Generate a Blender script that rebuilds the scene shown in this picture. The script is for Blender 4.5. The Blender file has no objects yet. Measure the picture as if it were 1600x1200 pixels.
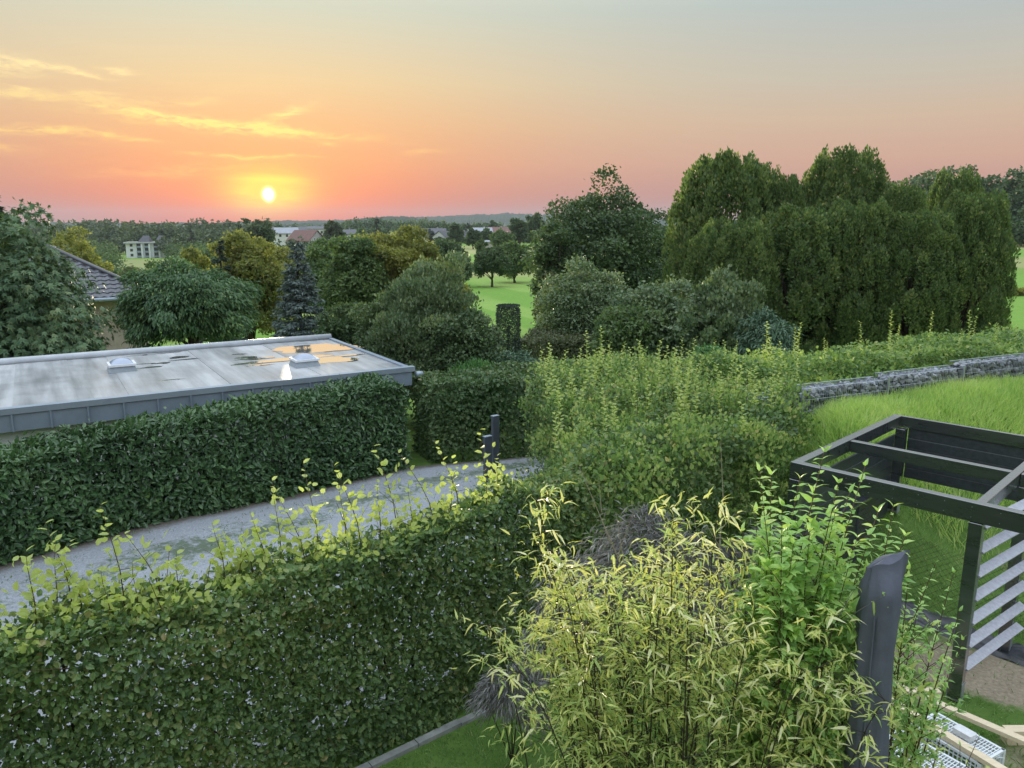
import bpy, math, numpy as np
from mathutils import Vector, Matrix
scene = bpy.context.scene
COL = scene.collection
R = math.radians

# ------------------------------------------------------------------ camera
CAM_Z, PITCH, FPX = 4.9, R(11.7), 1202.0
CP, SP = math.cos(PITCH), math.sin(PITCH)
cd = bpy.data.cameras.new('camera'); cam = bpy.data.objects.new('camera', cd); COL.objects.link(cam)
cam.location = (0, 0, CAM_Z); cam.rotation_euler = (R(90) - PITCH, 0, 0)
cd.sensor_width = 36; cd.lens = 36 * FPX / 1600; cd.clip_start = .05; cd.clip_end = 20000
scene.camera = cam
SUN_AZ, SUN_EL = -17.1, 2.05          # degrees, azimuth from +Y, clockwise positive

# ------------------------------------------------------------------ render / view
scene.view_settings.view_transform = 'Standard'; scene.view_settings.look = 'None'
scene.view_settings.exposure = 0.17; scene.view_settings.gamma = 1.0; scene.view_settings.use_curve_mapping = False
scene.render.engine = 'CYCLES'
cy = scene.cycles
cy.max_bounces = 7; cy.diffuse_bounces = 3; cy.glossy_bounces = 3; cy.transmission_bounces = 5; cy.transparent_max_bounces = 6
cy.volume_bounces = 0; cy.caustics_reflective = False; cy.caustics_refractive = False; cy.use_denoising = True
try: cy.sample_clamp_indirect = 4.0
except Exception: pass

def s2l(c):
    return tuple(((v / 255) / 12.92 if v <= 10 else (((v / 255) + .055) / 1.055) ** 2.4) for v in c) + (1,)

# ------------------------------------------------------------------ world: graded evening sky + high thin cloud streaks + sun
w = bpy.data.worlds.new('World'); scene.world = w; w.use_nodes = True
nt = w.node_tree; nt.nodes.clear(); NN = nt.nodes.new; LK = nt.links.new
def mth(op, a, b=None, c=None, clamp=False, tree=None):
    t = tree or nt
    n = t.nodes.new('ShaderNodeMath'); n.operation = op; n.use_clamp = clamp
    for i, v in enumerate((a, b, c)):
        if v is None: continue
        if isinstance(v, (int, float)): n.inputs[i].default_value = v
        else: t.links.new(v, n.inputs[i])
    return n.outputs[0]
def mixc(f, a, b, mode='MIX', tree=None):
    t = tree or nt
    n = t.nodes.new('ShaderNodeMix'); n.data_type = 'RGBA'; n.blend_type = mode
    for k, v in ((0, f), (6, a), (7, b)):
        if isinstance(v, (int, float)): n.inputs[k].default_value = v
        elif isinstance(v, tuple): n.inputs[k].default_value = v
        else: t.links.new(v, n.inputs[k])
    return n.outputs[2]
def ramp(fac, stops, tree=None, interp='LINEAR'):
    t = tree or nt
    n = t.nodes.new('ShaderNodeValToRGB'); cr = n.color_ramp; cr.interpolation = interp
    while len(cr.elements) < len(stops): cr.elements.new(1)
    for e, (p, c) in zip(cr.elements, stops):
        e.position = p; e.color = c if len(c) == 4 else tuple(c) + (1,)
    if fac is not None: t.links.new(fac, n.inputs[0])
    return n.outputs[0]
tc = NN('ShaderNodeTexCoord'); sx = NN('ShaderNodeSeparateXYZ'); LK(tc.outputs['Generated'], sx.inputs[0])
DEG = 180 / math.pi
az = mth('MULTIPLY', mth('ARCTAN2', sx.outputs[0], sx.outputs[1]), DEG)
el = mth('MULTIPLY', mth('ARCSINE', sx.outputs[2]), DEG)
elp = mth('DIVIDE', mth('MAXIMUM', el, 0.0), 90.0, clamp=True)
E = lambda d: d / 90
ZEN = (1.92, 2.06, 2.22)  # overhead sky set far brighter than the part in view, to lift the ground
far_r = ramp(elp, [(E(0), s2l((160, 118, 118))), (E(2), s2l((184, 132, 122))), (E(4.2), s2l((198, 156, 136))), (E(6.8), s2l((199, 173, 149))),
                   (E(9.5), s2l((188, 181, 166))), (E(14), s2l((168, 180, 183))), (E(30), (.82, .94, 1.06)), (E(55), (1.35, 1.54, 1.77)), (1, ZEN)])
sun_r = ramp(elp, [(E(0), s2l((222, 74, 52))), (E(2), s2l((233, 114, 70))), (E(4.2), s2l((233, 151, 98))), (E(6.8), s2l((231, 179, 125))),
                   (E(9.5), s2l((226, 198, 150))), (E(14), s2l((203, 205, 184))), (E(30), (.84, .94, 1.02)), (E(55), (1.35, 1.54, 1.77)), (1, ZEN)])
daz = mth('SUBTRACT', az, SUN_AZ)
daz = mth('ABSOLUTE', daz); daz = mth('MINIMUM', daz, mth('SUBTRACT', 360.0, daz))
sig = mth('ADD', 10.5, mth('MULTIPLY', el, 1.35))
g = mth('DIVIDE', daz, sig); g = mth('POWER', .3679, mth('MULTIPLY', g, g))
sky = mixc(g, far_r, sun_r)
# clouds -------------------------------------------------
cmb = NN('ShaderNodeCombineXYZ'); LK(az, cmb.inputs[0]); LK(el, cmb.inputs[1])
def noise(vec, scale, detail=4, rough=.6, tree=None, dim='3D', dist=0):
    t = tree or nt
    n = t.nodes.new('ShaderNodeTexNoise'); n.inputs['Scale'].default_value = scale; n.inputs['Detail'].default_value = detail
    n.inputs['Roughness'].default_value = rough; n.inputs['Distortion'].default_value = dist
    if vec is not None: t.links.new(vec, n.inputs['Vector'])
    return n
def mapping(vec, loc=(0, 0, 0), rot=(0, 0, 0), scl=(1, 1, 1), kind='POINT', tree=None):
    t = tree or nt
    m = t.nodes.new('ShaderNodeMapping'); m.vector_type = kind
    m.inputs['Location'].default_value = loc; m.inputs['Rotation'].default_value = rot; m.inputs['Scale'].default_value = scl
    t.links.new(vec, m.inputs['Vector']); return m.outputs[0]
wn = noise(mapping(cmb.outputs[0], scl=(.22, .7, 1)), 1.0, 4, .6)
wv = NN('ShaderNodeVectorMath'); wv.operation = 'MULTIPLY_ADD'
LK(wn.outputs['Color'], wv.inputs[0]); wv.inputs[1].default_value = (2.2, 1.3, 0); LK(cmb.outputs[0], wv.inputs[2])
wo = NN('ShaderNodeVectorMath'); wo.operation = 'SUBTRACT'; LK(wv.outputs[0], wo.inputs[0]); wo.inputs[1].default_value = (1.1, .65, 0)
cvec = wo.outputs[0]
def pix(px, py):
    b = -(py - 600) / FPX; a = (px - 800) / FPX
    x, y, z = a, CP + b * SP, -SP + b * CP
    return math.atan2(x, y) * DEG, math.asin(z / math.sqrt(x * x + y * y + z * z)) * DEG
streaks = [  # x0 y0 x1 y1 width(deg) strength
    (55, 100, 165, 122, .20, .9), (165, 110, 222, 116, .20, .7), (-80, 95, 60, 105, .75, .8), (-60, 140, 70, 150, .45, .5), (85, 148, 190, 152, .4, .5),
    (130, 162, 300, 190, .36, .75), (230, 186, 520, 212, .42, 1.05), (250, 182, 400, 199, .26, .9), (-60, 200, 140, 204, .32, .7), (130, 208, 240, 217, .26, .6),
    (335, 240, 440, 246, .22, .75), (430, 244, 500, 248, .13, .5), (425, 190, 485, 168, .55, .8), (275, 236, 320, 236, .16, .45), (150, 272, 380, 258, .5, .35),
    (385, 278, 470, 284, .32, .8), (640, 238, 700, 234, .3, .3), (500, 225, 525, 228, .25, .4), (-60, 232, 40, 232, .3, .4), (220, 160, 330, 156, .35, .45), (0, 130, 60, 150, .14, .4)]
acc = None
fine = noise(mapping(cvec, scl=(.5, 2.6, 1)), 1.0, 6, .68)
fm = mth('MULTIPLY', mth('SUBTRACT', fine.outputs[0], .36), 4.0, clamp=True)
for x0, y0, x1, y1, wd, st in streaks:
    a0, e0 = pix(x0, y0); a1, e1 = pix(x1, y1)
    Ls = math.hypot(a1 - a0, e1 - e0) * .55
    v = mapping(cvec, ((a0 + a1) / 2, (e0 + e1) / 2, 0), (0, 0, math.atan2(e1 - e0, a1 - a0)), (Ls, wd * .72, 1), 'TEXTURE')
    d = NN('ShaderNodeVectorMath'); d.operation = 'DOT_PRODUCT'; LK(v, d.inputs[0]); LK(v, d.inputs[1])
    t = mth('MULTIPLY', mth('POWER', .3679, d.outputs['Value']), st * 1.35)
    acc = t if acc is None else mth('ADD', acc, t)
cl = mth('MULTIPLY', acc, fm)
wisp = noise(mapping(cvec, loc=(3, 1, 0), rot=(0, 0, .12), scl=(.10, .8, 1)), 1.0, 6, .62)
wm = mth('MULTIPLY', mth('SUBTRACT', wisp.outputs[0], .50), 2.2, clamp=True)
ge = mth('POWER', .3679, mth('POWER', mth('DIVIDE', mth('SUBTRACT', el, 7.0), 4.0), 2.0))
ga = mth('POWER', .3679, mth('POWER', mth('DIVIDE', mth('SUBTRACT', az, -28.0), 16.0), 2.0))
cl = mth('ADD', cl, mth('MULTIPLY', mth('MULTIPLY', wm, mth('MULTIPLY', ge, ga)), .35))
cl = mth('MINIMUM', cl, 1.0)
ccol = ramp(elp, [(E(0), s2l((255, 190, 90))), (E(3), s2l((255, 196, 110))), (E(6.5), s2l((255, 226, 132))), (E(9), s2l((252, 226, 160))), (E(12), s2l((248, 232, 186))), (1, (.8, .85, .95, 1))])
sky = mixc(mth('MULTIPLY', cl, .92), sky, ccol)
# sun glow and disc --------------------------------------
sv = mapping(cmb.outputs[0], (SUN_AZ, SUN_EL, 0), (0, 0, 0), (1, 1, 1), 'TEXTURE')
ssx = NN('ShaderNodeSeparateXYZ'); LK(sv, ssx.inputs[0])
def gauss(ax, ex, oe=0.0):
    a = mth('DIVIDE', ssx.outputs[0], ax); e = mth('DIVIDE', mth('SUBTRACT', ssx.outputs[1], oe), ex)
    return mth('POWER', .3679, mth('ADD', mth('MULTIPLY', a, a), mth('MULTIPLY', e, e)))
hb = noise(mapping(cvec, scl=(.35, 3.2, 1)), 1.0, 4, .6)
hbm = mth('ADD', .55, mth('MULTIPLY', hb.outputs[0], .9))
glow1 = mth('MULTIPLY', gauss(7.0, 3.0, .6), .16)
glow2 = mth('MULTIPLY', mth('MULTIPLY', gauss(2.6, 1.35, .2), hbm), 1.3, clamp=True)
bar = mth('MULTIPLY', mth('MULTIPLY', gauss(1.9, .22, 1.0), hbm), .8)
disc = mth('POWER', .3679, mth('POWER', mth('DIVIDE', mth('POWER', mth('ADD', mth('POWER', ssx.outputs[0], 2.0), mth('POWER', mth('MULTIPLY', ssx.outputs[1], .85), 2.0)), .5), .31), 2.6))
sky = mixc(glow1, sky, (1.0, .50, .18, 1), 'ADD')
sky = mixc(glow2, sky, (1.0, .72, .10, 1), 'MIX')
sky = mixc(bar, sky, (1.0, .80, .12, 1), 'MIX')
sky = mixc(disc, sky, (7, 5.6, 3.2, 1), 'MIX')
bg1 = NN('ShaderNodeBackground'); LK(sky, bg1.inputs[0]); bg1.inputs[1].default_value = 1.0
nis = NN('ShaderNodeTexSky'); nis.sky_type = 'NISHITA'; nis.sun_disc = False; nis.sun_elevation = R(SUN_EL); nis.sun_rotation = R(SUN_AZ)
nis.dust_density = 2.0
bg2 = NN('ShaderNodeBackground'); LK(nis.outputs[0], bg2.inputs[0]); bg2.inputs[1].default_value = .006
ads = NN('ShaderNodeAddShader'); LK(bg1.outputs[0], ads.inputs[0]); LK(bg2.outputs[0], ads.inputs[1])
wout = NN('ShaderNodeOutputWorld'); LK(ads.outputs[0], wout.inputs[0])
w.cycles.sampling_method = 'MANUAL'; w.cycles.sample_map_resolution = 1024

# ------------------------------------------------------------------ sun lamp
sd = bpy.data.lights.new('sun', 'SUN'); sd.energy = 4.6; sd.angle = R(.55); sd.color = (1, .86, .58)
so = bpy.data.objects.new('sun', sd); COL.objects.link(so)
sdir = Vector((math.sin(R(SUN_AZ)) * math.cos(R(SUN_EL)), math.cos(R(SUN_AZ)) * math.cos(R(SUN_EL)), math.sin(R(SUN_EL))))
so.rotation_euler = sdir.to_track_quat('Z', 'Y').to_euler(); so.location = (0, 0, 30)

# ================================================================== helpers
def P(px, py, Y):
    b = -(py - 600) / FPX; a = (px - 800) / FPX
    k = Y / (CP + b * SP)
    return np.array((a * k, Y, CAM_Z + (-SP + b * CP) * k))
def sstep(a, b, x):
    t = np.clip((x - a) / (b - a), 0, 1); return t * t * (3 - 2 * t)
def unit(v):
    return v / np.maximum(np.linalg.norm(v, axis=-1, keepdims=True), 1e-9)
def wob(x, y, s=1.0, ph=0.0):
    return (np.sin(x * 1.7 * s + ph + 1.3 * np.sin(y * 1.1 * s + ph)) + np.sin(y * 2.3 * s + 2.1 + ph * 1.7 + 1.1 * np.sin(x * 1.9 * s)) + .6 * np.sin((x + y) * 4.1 * s + ph)) / 2.6
GAB0, GABD = np.array((4.97, 13.0)), np.array((.91, .414))
GABN = np.array((-.414, .91))
def terrain(x, y):
    x = np.asarray(x, float); y = np.asarray(y, float)
    yy = np.maximum(y, 0)
    c = np.interp(yy, [0, 12, 16, 22, 30, 45, 60, 110, 230, 535, 1500, 3000, 6000], [0, 0, -.3, -.9, -1.6, -2.2, -2.6, -3.6, -4.1, -5.1, -8, -8, -8])
    l = np.interp(yy, [0, 12, 16, 22, 30, 60, 150, 300, 430, 700, 3000, 6000], [0, 0, -.4, -1.0, -2.0, -5, -9, -12, -13, -13, -9, -8])
    r = np.interp(yy, [0, 14, 30, 95, 220, 600, 3000, 6000], [0, 0, -.1, -1.1, -1.1, -1, -2, -8])
    u = x / np.maximum(y, 3)
    z = c + (l - c) * sstep(-.14, -.38, u) if False else c + (l - c) * (1 - sstep(-.38, -.14, u))
    z = z + (r - z) * sstep(.22, .5, u)
    d = (x - GAB0[0]) * GABN[0] + (y - GAB0[1]) * GABN[1]
    bank = 1.74 * sstep(-3.9, -.5, d) * (1 - sstep(1.6, 5.5, d)) * sstep(3.6, 5.6, x)
    return z + bank
def T(x, y): return float(terrain(x, y))

class MB:
    def __init__(s): s.V = []; s.F = []; s.A = []; s.n = 0
    def add(s, V, F, a=0.5):
        V = np.asarray(V, float).reshape(-1, 3); F = np.asarray(F, int).reshape(-1, 3)
        s.V.append(V); s.F.append(F + s.n); s.n += len(V)
        s.A.append(np.full(len(V), a) if np.isscalar(a) else np.asarray(a, float)); return s
    def box(s, c, h, ax=None, a=.5):
        c = np.asarray(c, float); ax = np.eye(3) if ax is None else np.asarray(ax, float)
        q = np.array([(i, j, k) for i in (-1, 1) for j in (-1, 1) for k in (-1, 1)], float) * np.asarray(h)
        F = [(0, 1, 3), (0, 3, 2), (4, 6, 7), (4, 7, 5), (0, 4, 5), (0, 5, 1), (2, 3, 7), (2, 7, 6), (0, 2, 6), (0, 6, 4), (1, 5, 7), (1, 7, 3)]
        return s.add(c + q @ ax, F, a)
    def beam(s, p, q, wd, ht, up=(0, 0, 1), a=.5):
        """bar from p to q; wd across, ht along up; p,q on the bar's middle"""
        p = np.asarray(p, float); q = np.asarray(q, float); d = unit(q - p); u = np.asarray(up, float); sd_ = unit(np.cross(d, u)); u = np.cross(sd_, d)
        return s.box((p + q) / 2, (np.linalg.norm(q - p) / 2, wd / 2, ht / 2), np.array([d, sd_, u]), a)
    def tube(s, pts, rad, n=6, a=.5, cap=True):
        pts = np.asarray(pts, float); rad = np.broadcast_to(np.asarray(rad, float), (len(pts),))
        t = np.gradient(pts, axis=0) if len(pts) > 2 else np.repeat((pts[1] - pts[0])[None], 2, 0)
        t = unit(t); ref = np.where(np.abs(t[:, 2:3]) < .9, np.array([[0, 0, 1.]]), np.array([[1., 0, 0]]))
        sx_ = unit(np.cross(t, ref)); sy_ = np.cross(t, sx_)
        an = np.arange(n) * 2 * math.pi / n
        V = pts[:, None] + rad[:, None, None] * (np.cos(an)[None, :, None] * sx_[:, None] + np.sin(an)[None, :, None] * sy_[:, None])
        F = []
        for i in range(len(pts) - 1):
            for j in range(n):
                p0, p1, q0, q1 = i * n + j, i * n + (j + 1) % n, (i + 1) * n + j, (i + 1) * n + (j + 1) % n
                F += [(p0, p1, q1), (p0, q1, q0)]
        if cap:
            m = (len(pts) - 1) * n
            F += [(0, j + 1, j) for j in range(1, n - 1)] + [(m, m + j, m + j + 1) for j in range(1, n - 1)]
        return s.add(V.reshape(-1, 3), F, a)
    def leaves(s, p, d, nrm, L, W, tm, a):
        p = np.asarray(p, float); n = len(p)
        if n == 0: return s
        d = unit(d); sd_ = unit(np.cross(d, nrm)); nn = np.cross(sd_, d)
        Tm, F = tm; k = len(Tm)
        L = np.broadcast_to(L, (n,)); W = np.broadcast_to(W, (n,))
        V = (p[:, None] + d[:, None] * (L[:, None] * Tm[None, :, 0])[..., None] + sd_[:, None] * (W[:, None] * Tm[None, :, 1])[..., None]
             + nn[:, None] * (L[:, None] * Tm[None, :, 2])[..., None])
        Fa = (np.arange(n) * k)[:, None, None] + np.asarray(F)[None]
        return s.add(V.reshape(-1, 3), Fa.reshape(-1, 3), np.repeat(np.broadcast_to(a, (n,)), k))
    def mesh(s, name, mat, smooth=False):
        V = np.concatenate(s.V); F = np.concatenate(s.F); A = np.concatenate(s.A)
        me = bpy.data.meshes.new(name)
        me.vertices.add(len(V)); me.vertices.foreach_set('co', V.astype(np.float32).ravel())
        me.loops.add(F.size); me.loops.foreach_set('vertex_index', F.astype(np.int32).ravel())
        me.polygons.add(len(F)); me.polygons.foreach_set('loop_start', np.arange(0, F.size, 3, dtype=np.int32))
        at = me.attributes.new('rnd', 'FLOAT', 'POINT'); at.data.foreach_set('value', A.astype(np.float32))
        me.polygons.foreach_set('use_smooth', np.full(len(F), bool(smooth)))
        me.update(calc_edges=True); me.materials.append(mat); return me
    def build(s, name, mat, parent=None, smooth=False, stuff=False):
        return obj(name, s.mesh(name, mat, smooth), parent, stuff)
def obj(name, me, parent=None, stuff=False):
    o = bpy.data.objects.new(name, me); COL.objects.link(o)
    if parent is not None: o.parent = parent; o.matrix_parent_inverse = Matrix.Translation(parent.location).inverted()
    if stuff: o['kind'] = 'stuff'
    return o
def tag(o, label=None, cat=None, group=None, kind=None):
    for k, v in (('label', label), ('category', cat), ('group', group), ('kind', kind)):
        if v: o[k] = v
    return o
def empty(name, loc, label, cat, group=None):
    o = bpy.data.objects.new(name, None); COL.objects.link(o); o.location = loc; o.empty_display_size = .2
    return tag(o, label, cat, group)
def at(o, loc, rz=0, sc=(1, 1, 1)):
    o.location = loc; o.rotation_euler = (0, 0, rz); o.scale = sc; return o
def child_local(name, me, parent, M):
    """part placed by a matrix in the parent's own space"""
    o = bpy.data.objects.new(name, me); COL.objects.link(o); o.parent = parent; o.matrix_local = M; return o
def child_world(name, me, parent, M):
    o = bpy.data.objects.new(name, me); COL.objects.link(o); o.parent = parent
    o.matrix_parent_inverse = Matrix.Translation(parent.location).inverted(); o.matrix_basis = M; return o
def frame(p, d, nrm, s):
    d = Vector(d).normalized(); sd_ = d.cross(Vector(nrm)).normalized(); nn = sd_.cross(d)
    M = Matrix(((d.x, sd_.x, nn.x, 0), (d.y, sd_.y, nn.y, 0), (d.z, sd_.z, nn.z, 0), (0, 0, 0, 1)))
    return Matrix.Translation(Vector(p)) @ M @ Matrix.Scale(s, 4)

# leaf templates: (along, across, lift), triangles
DIA = (np.array([(0, 0, 0), (.45, .5, .07), (.45, -.5, .07), (1, 0, -.06)]), [(0, 2, 3), (0, 3, 1)])
OVA = (np.array([(0, 0, 0), (.22, .4, .05), (.6, .46, .02), (1, 0, -.12), (.6, -.46, .02), (.22, -.4, .05), (.45, 0, -.03)]),
       [(0, 6, 1), (1, 6, 2), (2, 6, 3), (0, 5, 6), (5, 4, 6), (4, 3, 6)])
OV4 = (np.array([(0, 0, 0), (.34, .46, .05), (.74, .34, .0), (1, 0, -.12), (.74, -.34, .0), (.34, -.46, .05)]), [(0, 3, 2), (0, 2, 1), (0, 5, 4), (0, 4, 3)])
LAN = (np.array([(0, 0, 0), (.2, .5, .04), (.55, .42, -.02), (1, 0, -.28), (.55, -.42, -.02), (.2, -.5, .04), (.4, 0, -.02), (.7, 0, -.09)]),
       [(0, 6, 1), (1, 6, 2), (2, 6, 7), (2, 7, 3), (0, 5, 6), (5, 4, 6), (4, 7, 6), (4, 3, 7)])
_sv, _sf = [], []
for k_, (a_, r_) in enumerate([(-1.75, .62), (-.85, .86), (0, 1), (.85, .86), (1.75, .62)]):
    ca, sa = math.cos(a_), math.sin(a_)
    _sv += [(.30 + .70 * r_ * ca, .75 * r_ * sa, -.12 * r_), (.22 - .17 * sa - .12 * ca, .18 * ca - .12 * sa, 0), (.22 + .17 * sa - .12 * ca, -.18 * ca - .12 * sa, .012 * k_)]; _sf.append((3 * k_, 3 * k_ + 1, 3 * k_ + 2))
STAR = (np.array(_sv), _sf)
BLADE = (np.array([(0, .5, 0), (0, -.5, 0), (.5, .38, .05), (.5, -.38, .05), (1, 0, -.12)]), [(0, 1, 3), (0, 3, 2), (2, 3, 4)])

# ------------------------------------------------------------------ materials
def newmat(name):
    m = bpy.data.materials.new(name); m.use_nodes = True; return m, m.node_tree, m.node_tree.nodes['Principled BSDF']
def leafmat(name, cols, trans=.35, tcol=1.5, rough=.5, spec=.35, objrnd=False):
    m, t, b = newmat(name)
    a = t.nodes.new('ShaderNodeAttribute'); a.attribute_name = 'rnd'; f = a.outputs['Fac']
    if objrnd:
        oi = t.nodes.new('ShaderNodeObjectInfo'); f = mth('ADD', mth('MULTIPLY', f, .4), mth('MULTIPLY', oi.outputs['Random'], .6), tree=t)
    lum = lambda q: .3 * q[0] + .6 * q[1] + .1 * q[2]
    cols = [tuple(min(.8, 1.28 * (.86 * v + .14 * lum(q))) for v in q) for q in cols]
    n = len(cols); c = ramp(f, [(i / (n - 1), col) for i, col in enumerate(cols)], tree=t)
    t.links.new(c, b.inputs['Base Color']); b.inputs['Roughness'].default_value = rough; b.inputs['Specular IOR Level'].default_value = spec
    tr = t.nodes.new('ShaderNodeBsdfTranslucent')
    mc = mixc(1.0, c, (tcol, tcol * 1.0, tcol * .65, 1), 'MULTIPLY', tree=t); t.links.new(mc, tr.inputs[0])
    mx = t.nodes.new('ShaderNodeMixShader'); mx.inputs[0].default_value = trans
    t.links.new(b.outputs[0], mx.inputs[1]); t.links.new(tr.outputs[0], mx.inputs[2])
    t.links.new(mx.outputs[0], t.nodes['Material Output'].inputs[0]); return m
def plain(name, col, rough=.6, var=.15, scale=6, metal=0, bump=0, spec=.4, detail=5, stretch=(1, 1, 1)):
    m, t, b = newmat(name)
    tcn = t.nodes.new('ShaderNodeTexCoord'); v = mapping(tcn.outputs['Object'], scl=stretch, tree=t)
    n = noise(v, scale, detail, .6, tree=t)
    c = ramp(n.outputs[0], [(.25, tuple(x * (1 - var) for x in col)), (.75, tuple(min(1, x * (1 + var)) for x in col))], tree=t)
    t.links.new(c, b.inputs['Base Color']); b.inputs['Roughness'].default_value = rough; b.inputs['Metallic'].default_value = metal
    b.inputs['Specular IOR Level'].default_value = spec
    if bump:
        bp = t.nodes.new('ShaderNodeBump'); bp.inputs['Strength'].default_value = bump; bp.inputs['Distance'].default_value = .01
        n2 = noise(v, scale * 6, 4, .6, tree=t); t.links.new(n2.outputs[0], bp.inputs['Height']); t.links.new(bp.outputs[0], b.inputs['Normal'])
    return m
def var_attr(name, cols, rough=.6, metal=0, spec=.4):
    m, t, b = newmat(name); a = t.nodes.new('ShaderNodeAttribute'); a.attribute_name = 'rnd'
    oi = t.nodes.new('ShaderNodeObjectInfo'); f = mth('FRACT', mth('ADD', a.outputs['Fac'], oi.outputs['Random'], tree=t), tree=t)
    c = ramp(f, [(i / (len(cols) - 1), col) for i, col in enumerate(cols)], tree=t); t.links.new(c, b.inputs['Base Color'])
    b.inputs['Roughness'].default_value = rough; b.inputs['Metallic'].default_value = metal; b.inputs['Specular IOR Level'].default_value = spec; return m

M_bark = plain('bark', (.06, .045, .035), .9, .4, 8, bump=.4)
M_stem = plain('stem', (.09, .055, .035), .7, .3, 30)
M_culm = plain('culm', (.035, .028, .02), .45, .5, 20)
M_dead = plain('dead_twig', (.30, .26, .20), .8, .2, 30)
M_hornbeam = leafmat('hornbeam_leaf', [(.042, .092, .032), (.08, .152, .043), (.13, .215, .056), (.20, .23, .064), (.27, .21, .075)], .35, 1.6, .42, .5)
M_shoot = leafmat('shoot_leaf', [(.12, .29, .05), (.19, .38, .06), (.27, .43, .075), (.36, .43, .11)], .5, 1.5, .45, objrnd=True)
M_laurel = leafmat('laurel_leaf', [(.03, .075, .026), (.048, .115, .034), (.078, .165, .046), (.14, .235, .07)], .12, 1.4, .32, .6)
M_beech = leafmat('beech_leaf', [(.04, .09, .03), (.07, .13, .04), (.12, .17, .06), (.17, .13, .07)], .25, 1.5, .45)
M_overgrown = leafmat('overgrown_leaf', [(.05, .11, .03), (.105, .19, .05), (.19, .29, .07), (.30, .37, .10), (.35, .31, .13)], .42, 1.7, .45)
M_bamboo = leafmat('bamboo_leaf', [(.26, .38, .08), (.38, .48, .11), (.50, .54, .14), (.60, .56, .15), (.66, .62, .34)], .42, 1.25, .4, .5, objrnd=False)
M_bamboo_o = leafmat('bamboo_leaf_single', [(.26, .38, .08), (.38, .48, .11), (.50, .54, .14), (.60, .56, .15), (.66, .62, .34)], .42, 1.25, .4, .5, objrnd=True)
M_shrub = leafmat('shrub_leaf', [(.15, .30, .06), (.24, .43, .09), (.36, .52, .12), (.48, .53, .16)], .38, 1.4, .4, .5, objrnd=False)
M_shrub_o = leafmat('shrub_leaf_single', [(.15, .30, .06), (.24, .43, .09), (.36, .52, .12), (.48, .53, .16)], .38, 1.4, .4, .5, objrnd=True)
M_elder = leafmat('dark_elder_leaf', [(.10, .10, .105), (.18, .18, .185), (.30, .30, .30), (.40, .40, .39)], .1, 1.2, .4, .5)
M_grass_long = leafmat('long_grass', [(.16, .29, .055), (.27, .41, .085), (.40, .51, .14), (.56, .53, .26)], .45, 1.5, .5)
M_grass = leafmat('lawn_grass', [(.07, .16, .03), (.12, .23, .045), (.19, .31, .07), (.36, .37, .17)], .35, 1.5, .5)
M_flame = leafmat('fastigiate_leaf', [(.042, .088, .028), (.075, .132, .037), (.122, .178, .046), (.21, .235, .06)], .35, 1.9, .45)
M_sweetgum = leafmat('sweetgum_leaf', [(.045, .10, .045), (.07, .14, .06), (.11, .19, .08), (.20, .27, .11)], .22, 1.4, .5, .35)
M_dome = leafmat('dome_tree_leaf', [(.03, .085, .035), (.055, .13, .045), (.09, .18, .055), (.16, .24, .05)], .25, 1.6, .4, .5)
M_olive = leafmat('olive_leaf', [(.085, .105, .025), (.14, .16, .03), (.20, .21, .035), (.28, .26, .05)], .4, 1.7, .5)
M_green = leafmat('green_leaf', [(.04, .085, .025), (.07, .125, .035), (.10, .165, .045), (.15, .20, .06)], .3, 1.6, .5)
M_dark = leafmat('dark_leaf', [(.03, .065, .025), (.05, .095, .032), (.075, .125, .042), (.10, .155, .055)], .25, 1.5, .5)
M_grey = leafmat('greygreen_leaf', [(.055, .105, .045), (.095, .155, .065), (.15, .21, .095), (.24, .30, .12)], .3, 1.5, .42, .5)
M_spruce = leafmat('blue_spruce_needle', [(.07, .10, .095), (.13, .175, .165), (.20, .25, .235)], .08, 1.2, .5)
M_conifer = leafmat('conifer_needle', [(.03, .05, .035), (.05, .075, .05), (.08, .10, .065)], .08, 1.2, .5)
M_juniper = leafmat('juniper_needle', [(.05, .15, .03), (.08, .21, .045), (.12, .27, .06)], .15, 1.4, .5)
M_bluebush = leafmat('bluegreen_needle', [(.045, .10, .055), (.08, .155, .085), (.13, .21, .12)], .12, 1.2, .45)
M_brown = leafmat('bronze_leaf', [(.06, .075, .035), (.09, .11, .045), (.13, .145, .055)], .25, 1.4, .5)
M_wood = leafmat('wood_crown', [(.045, .075, .03), (.07, .105, .04), (.105, .14, .05)], .2, 1.3, .6)
M_gravelstone = var_attr('gabion_stone', [(.07, .08, .10), (.20, .22, .26), (.45, .47, .50), (.13, .14, .16), (.30, .31, .34)], .7)
M_wire = plain('galvanised_wire', (.40, .44, .48), .4, .1, 20, metal=.6)
M_anth = plain('anthracite_timber', (.016, .020, .026), .45, .5, 5, spec=.7, stretch=(1, 6, 6), bump=.15)
M_anth_b = plain('stained_board', (.035, .042, .05), .4, .55, 4, spec=.8, stretch=(1, 5, 5), bump=.2)
M_zinc = plain('zinc_sheet', (.32, .38, .45), .42, .12, 3, metal=.35)
M_zincd = plain('dark_zinc_panel', (.27, .325, .40), .45, .14, 2.5, metal=.3)
M_roofrim = plain('pale_roof_rim', (.45, .48, .52), .4, .12, 3)
M_render = plain('pale_render', (.62, .62, .62), .8, .08, 4, bump=.1)
M_white = plain('white_plastic', (.72, .75, .78), .4, .08, 8)
M_cover = plain('parasol_fabric', (.105, .115, .155), .75, .15, 7, bump=.25)
M_timber = plain('pale_timber', (.72, .60, .42), .6, .12, 5, stretch=(1, 12, 12), bump=.1)
M_conc = plain('concrete', (.24, .25, .24), .9, .35, 7, bump=.5)
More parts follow.
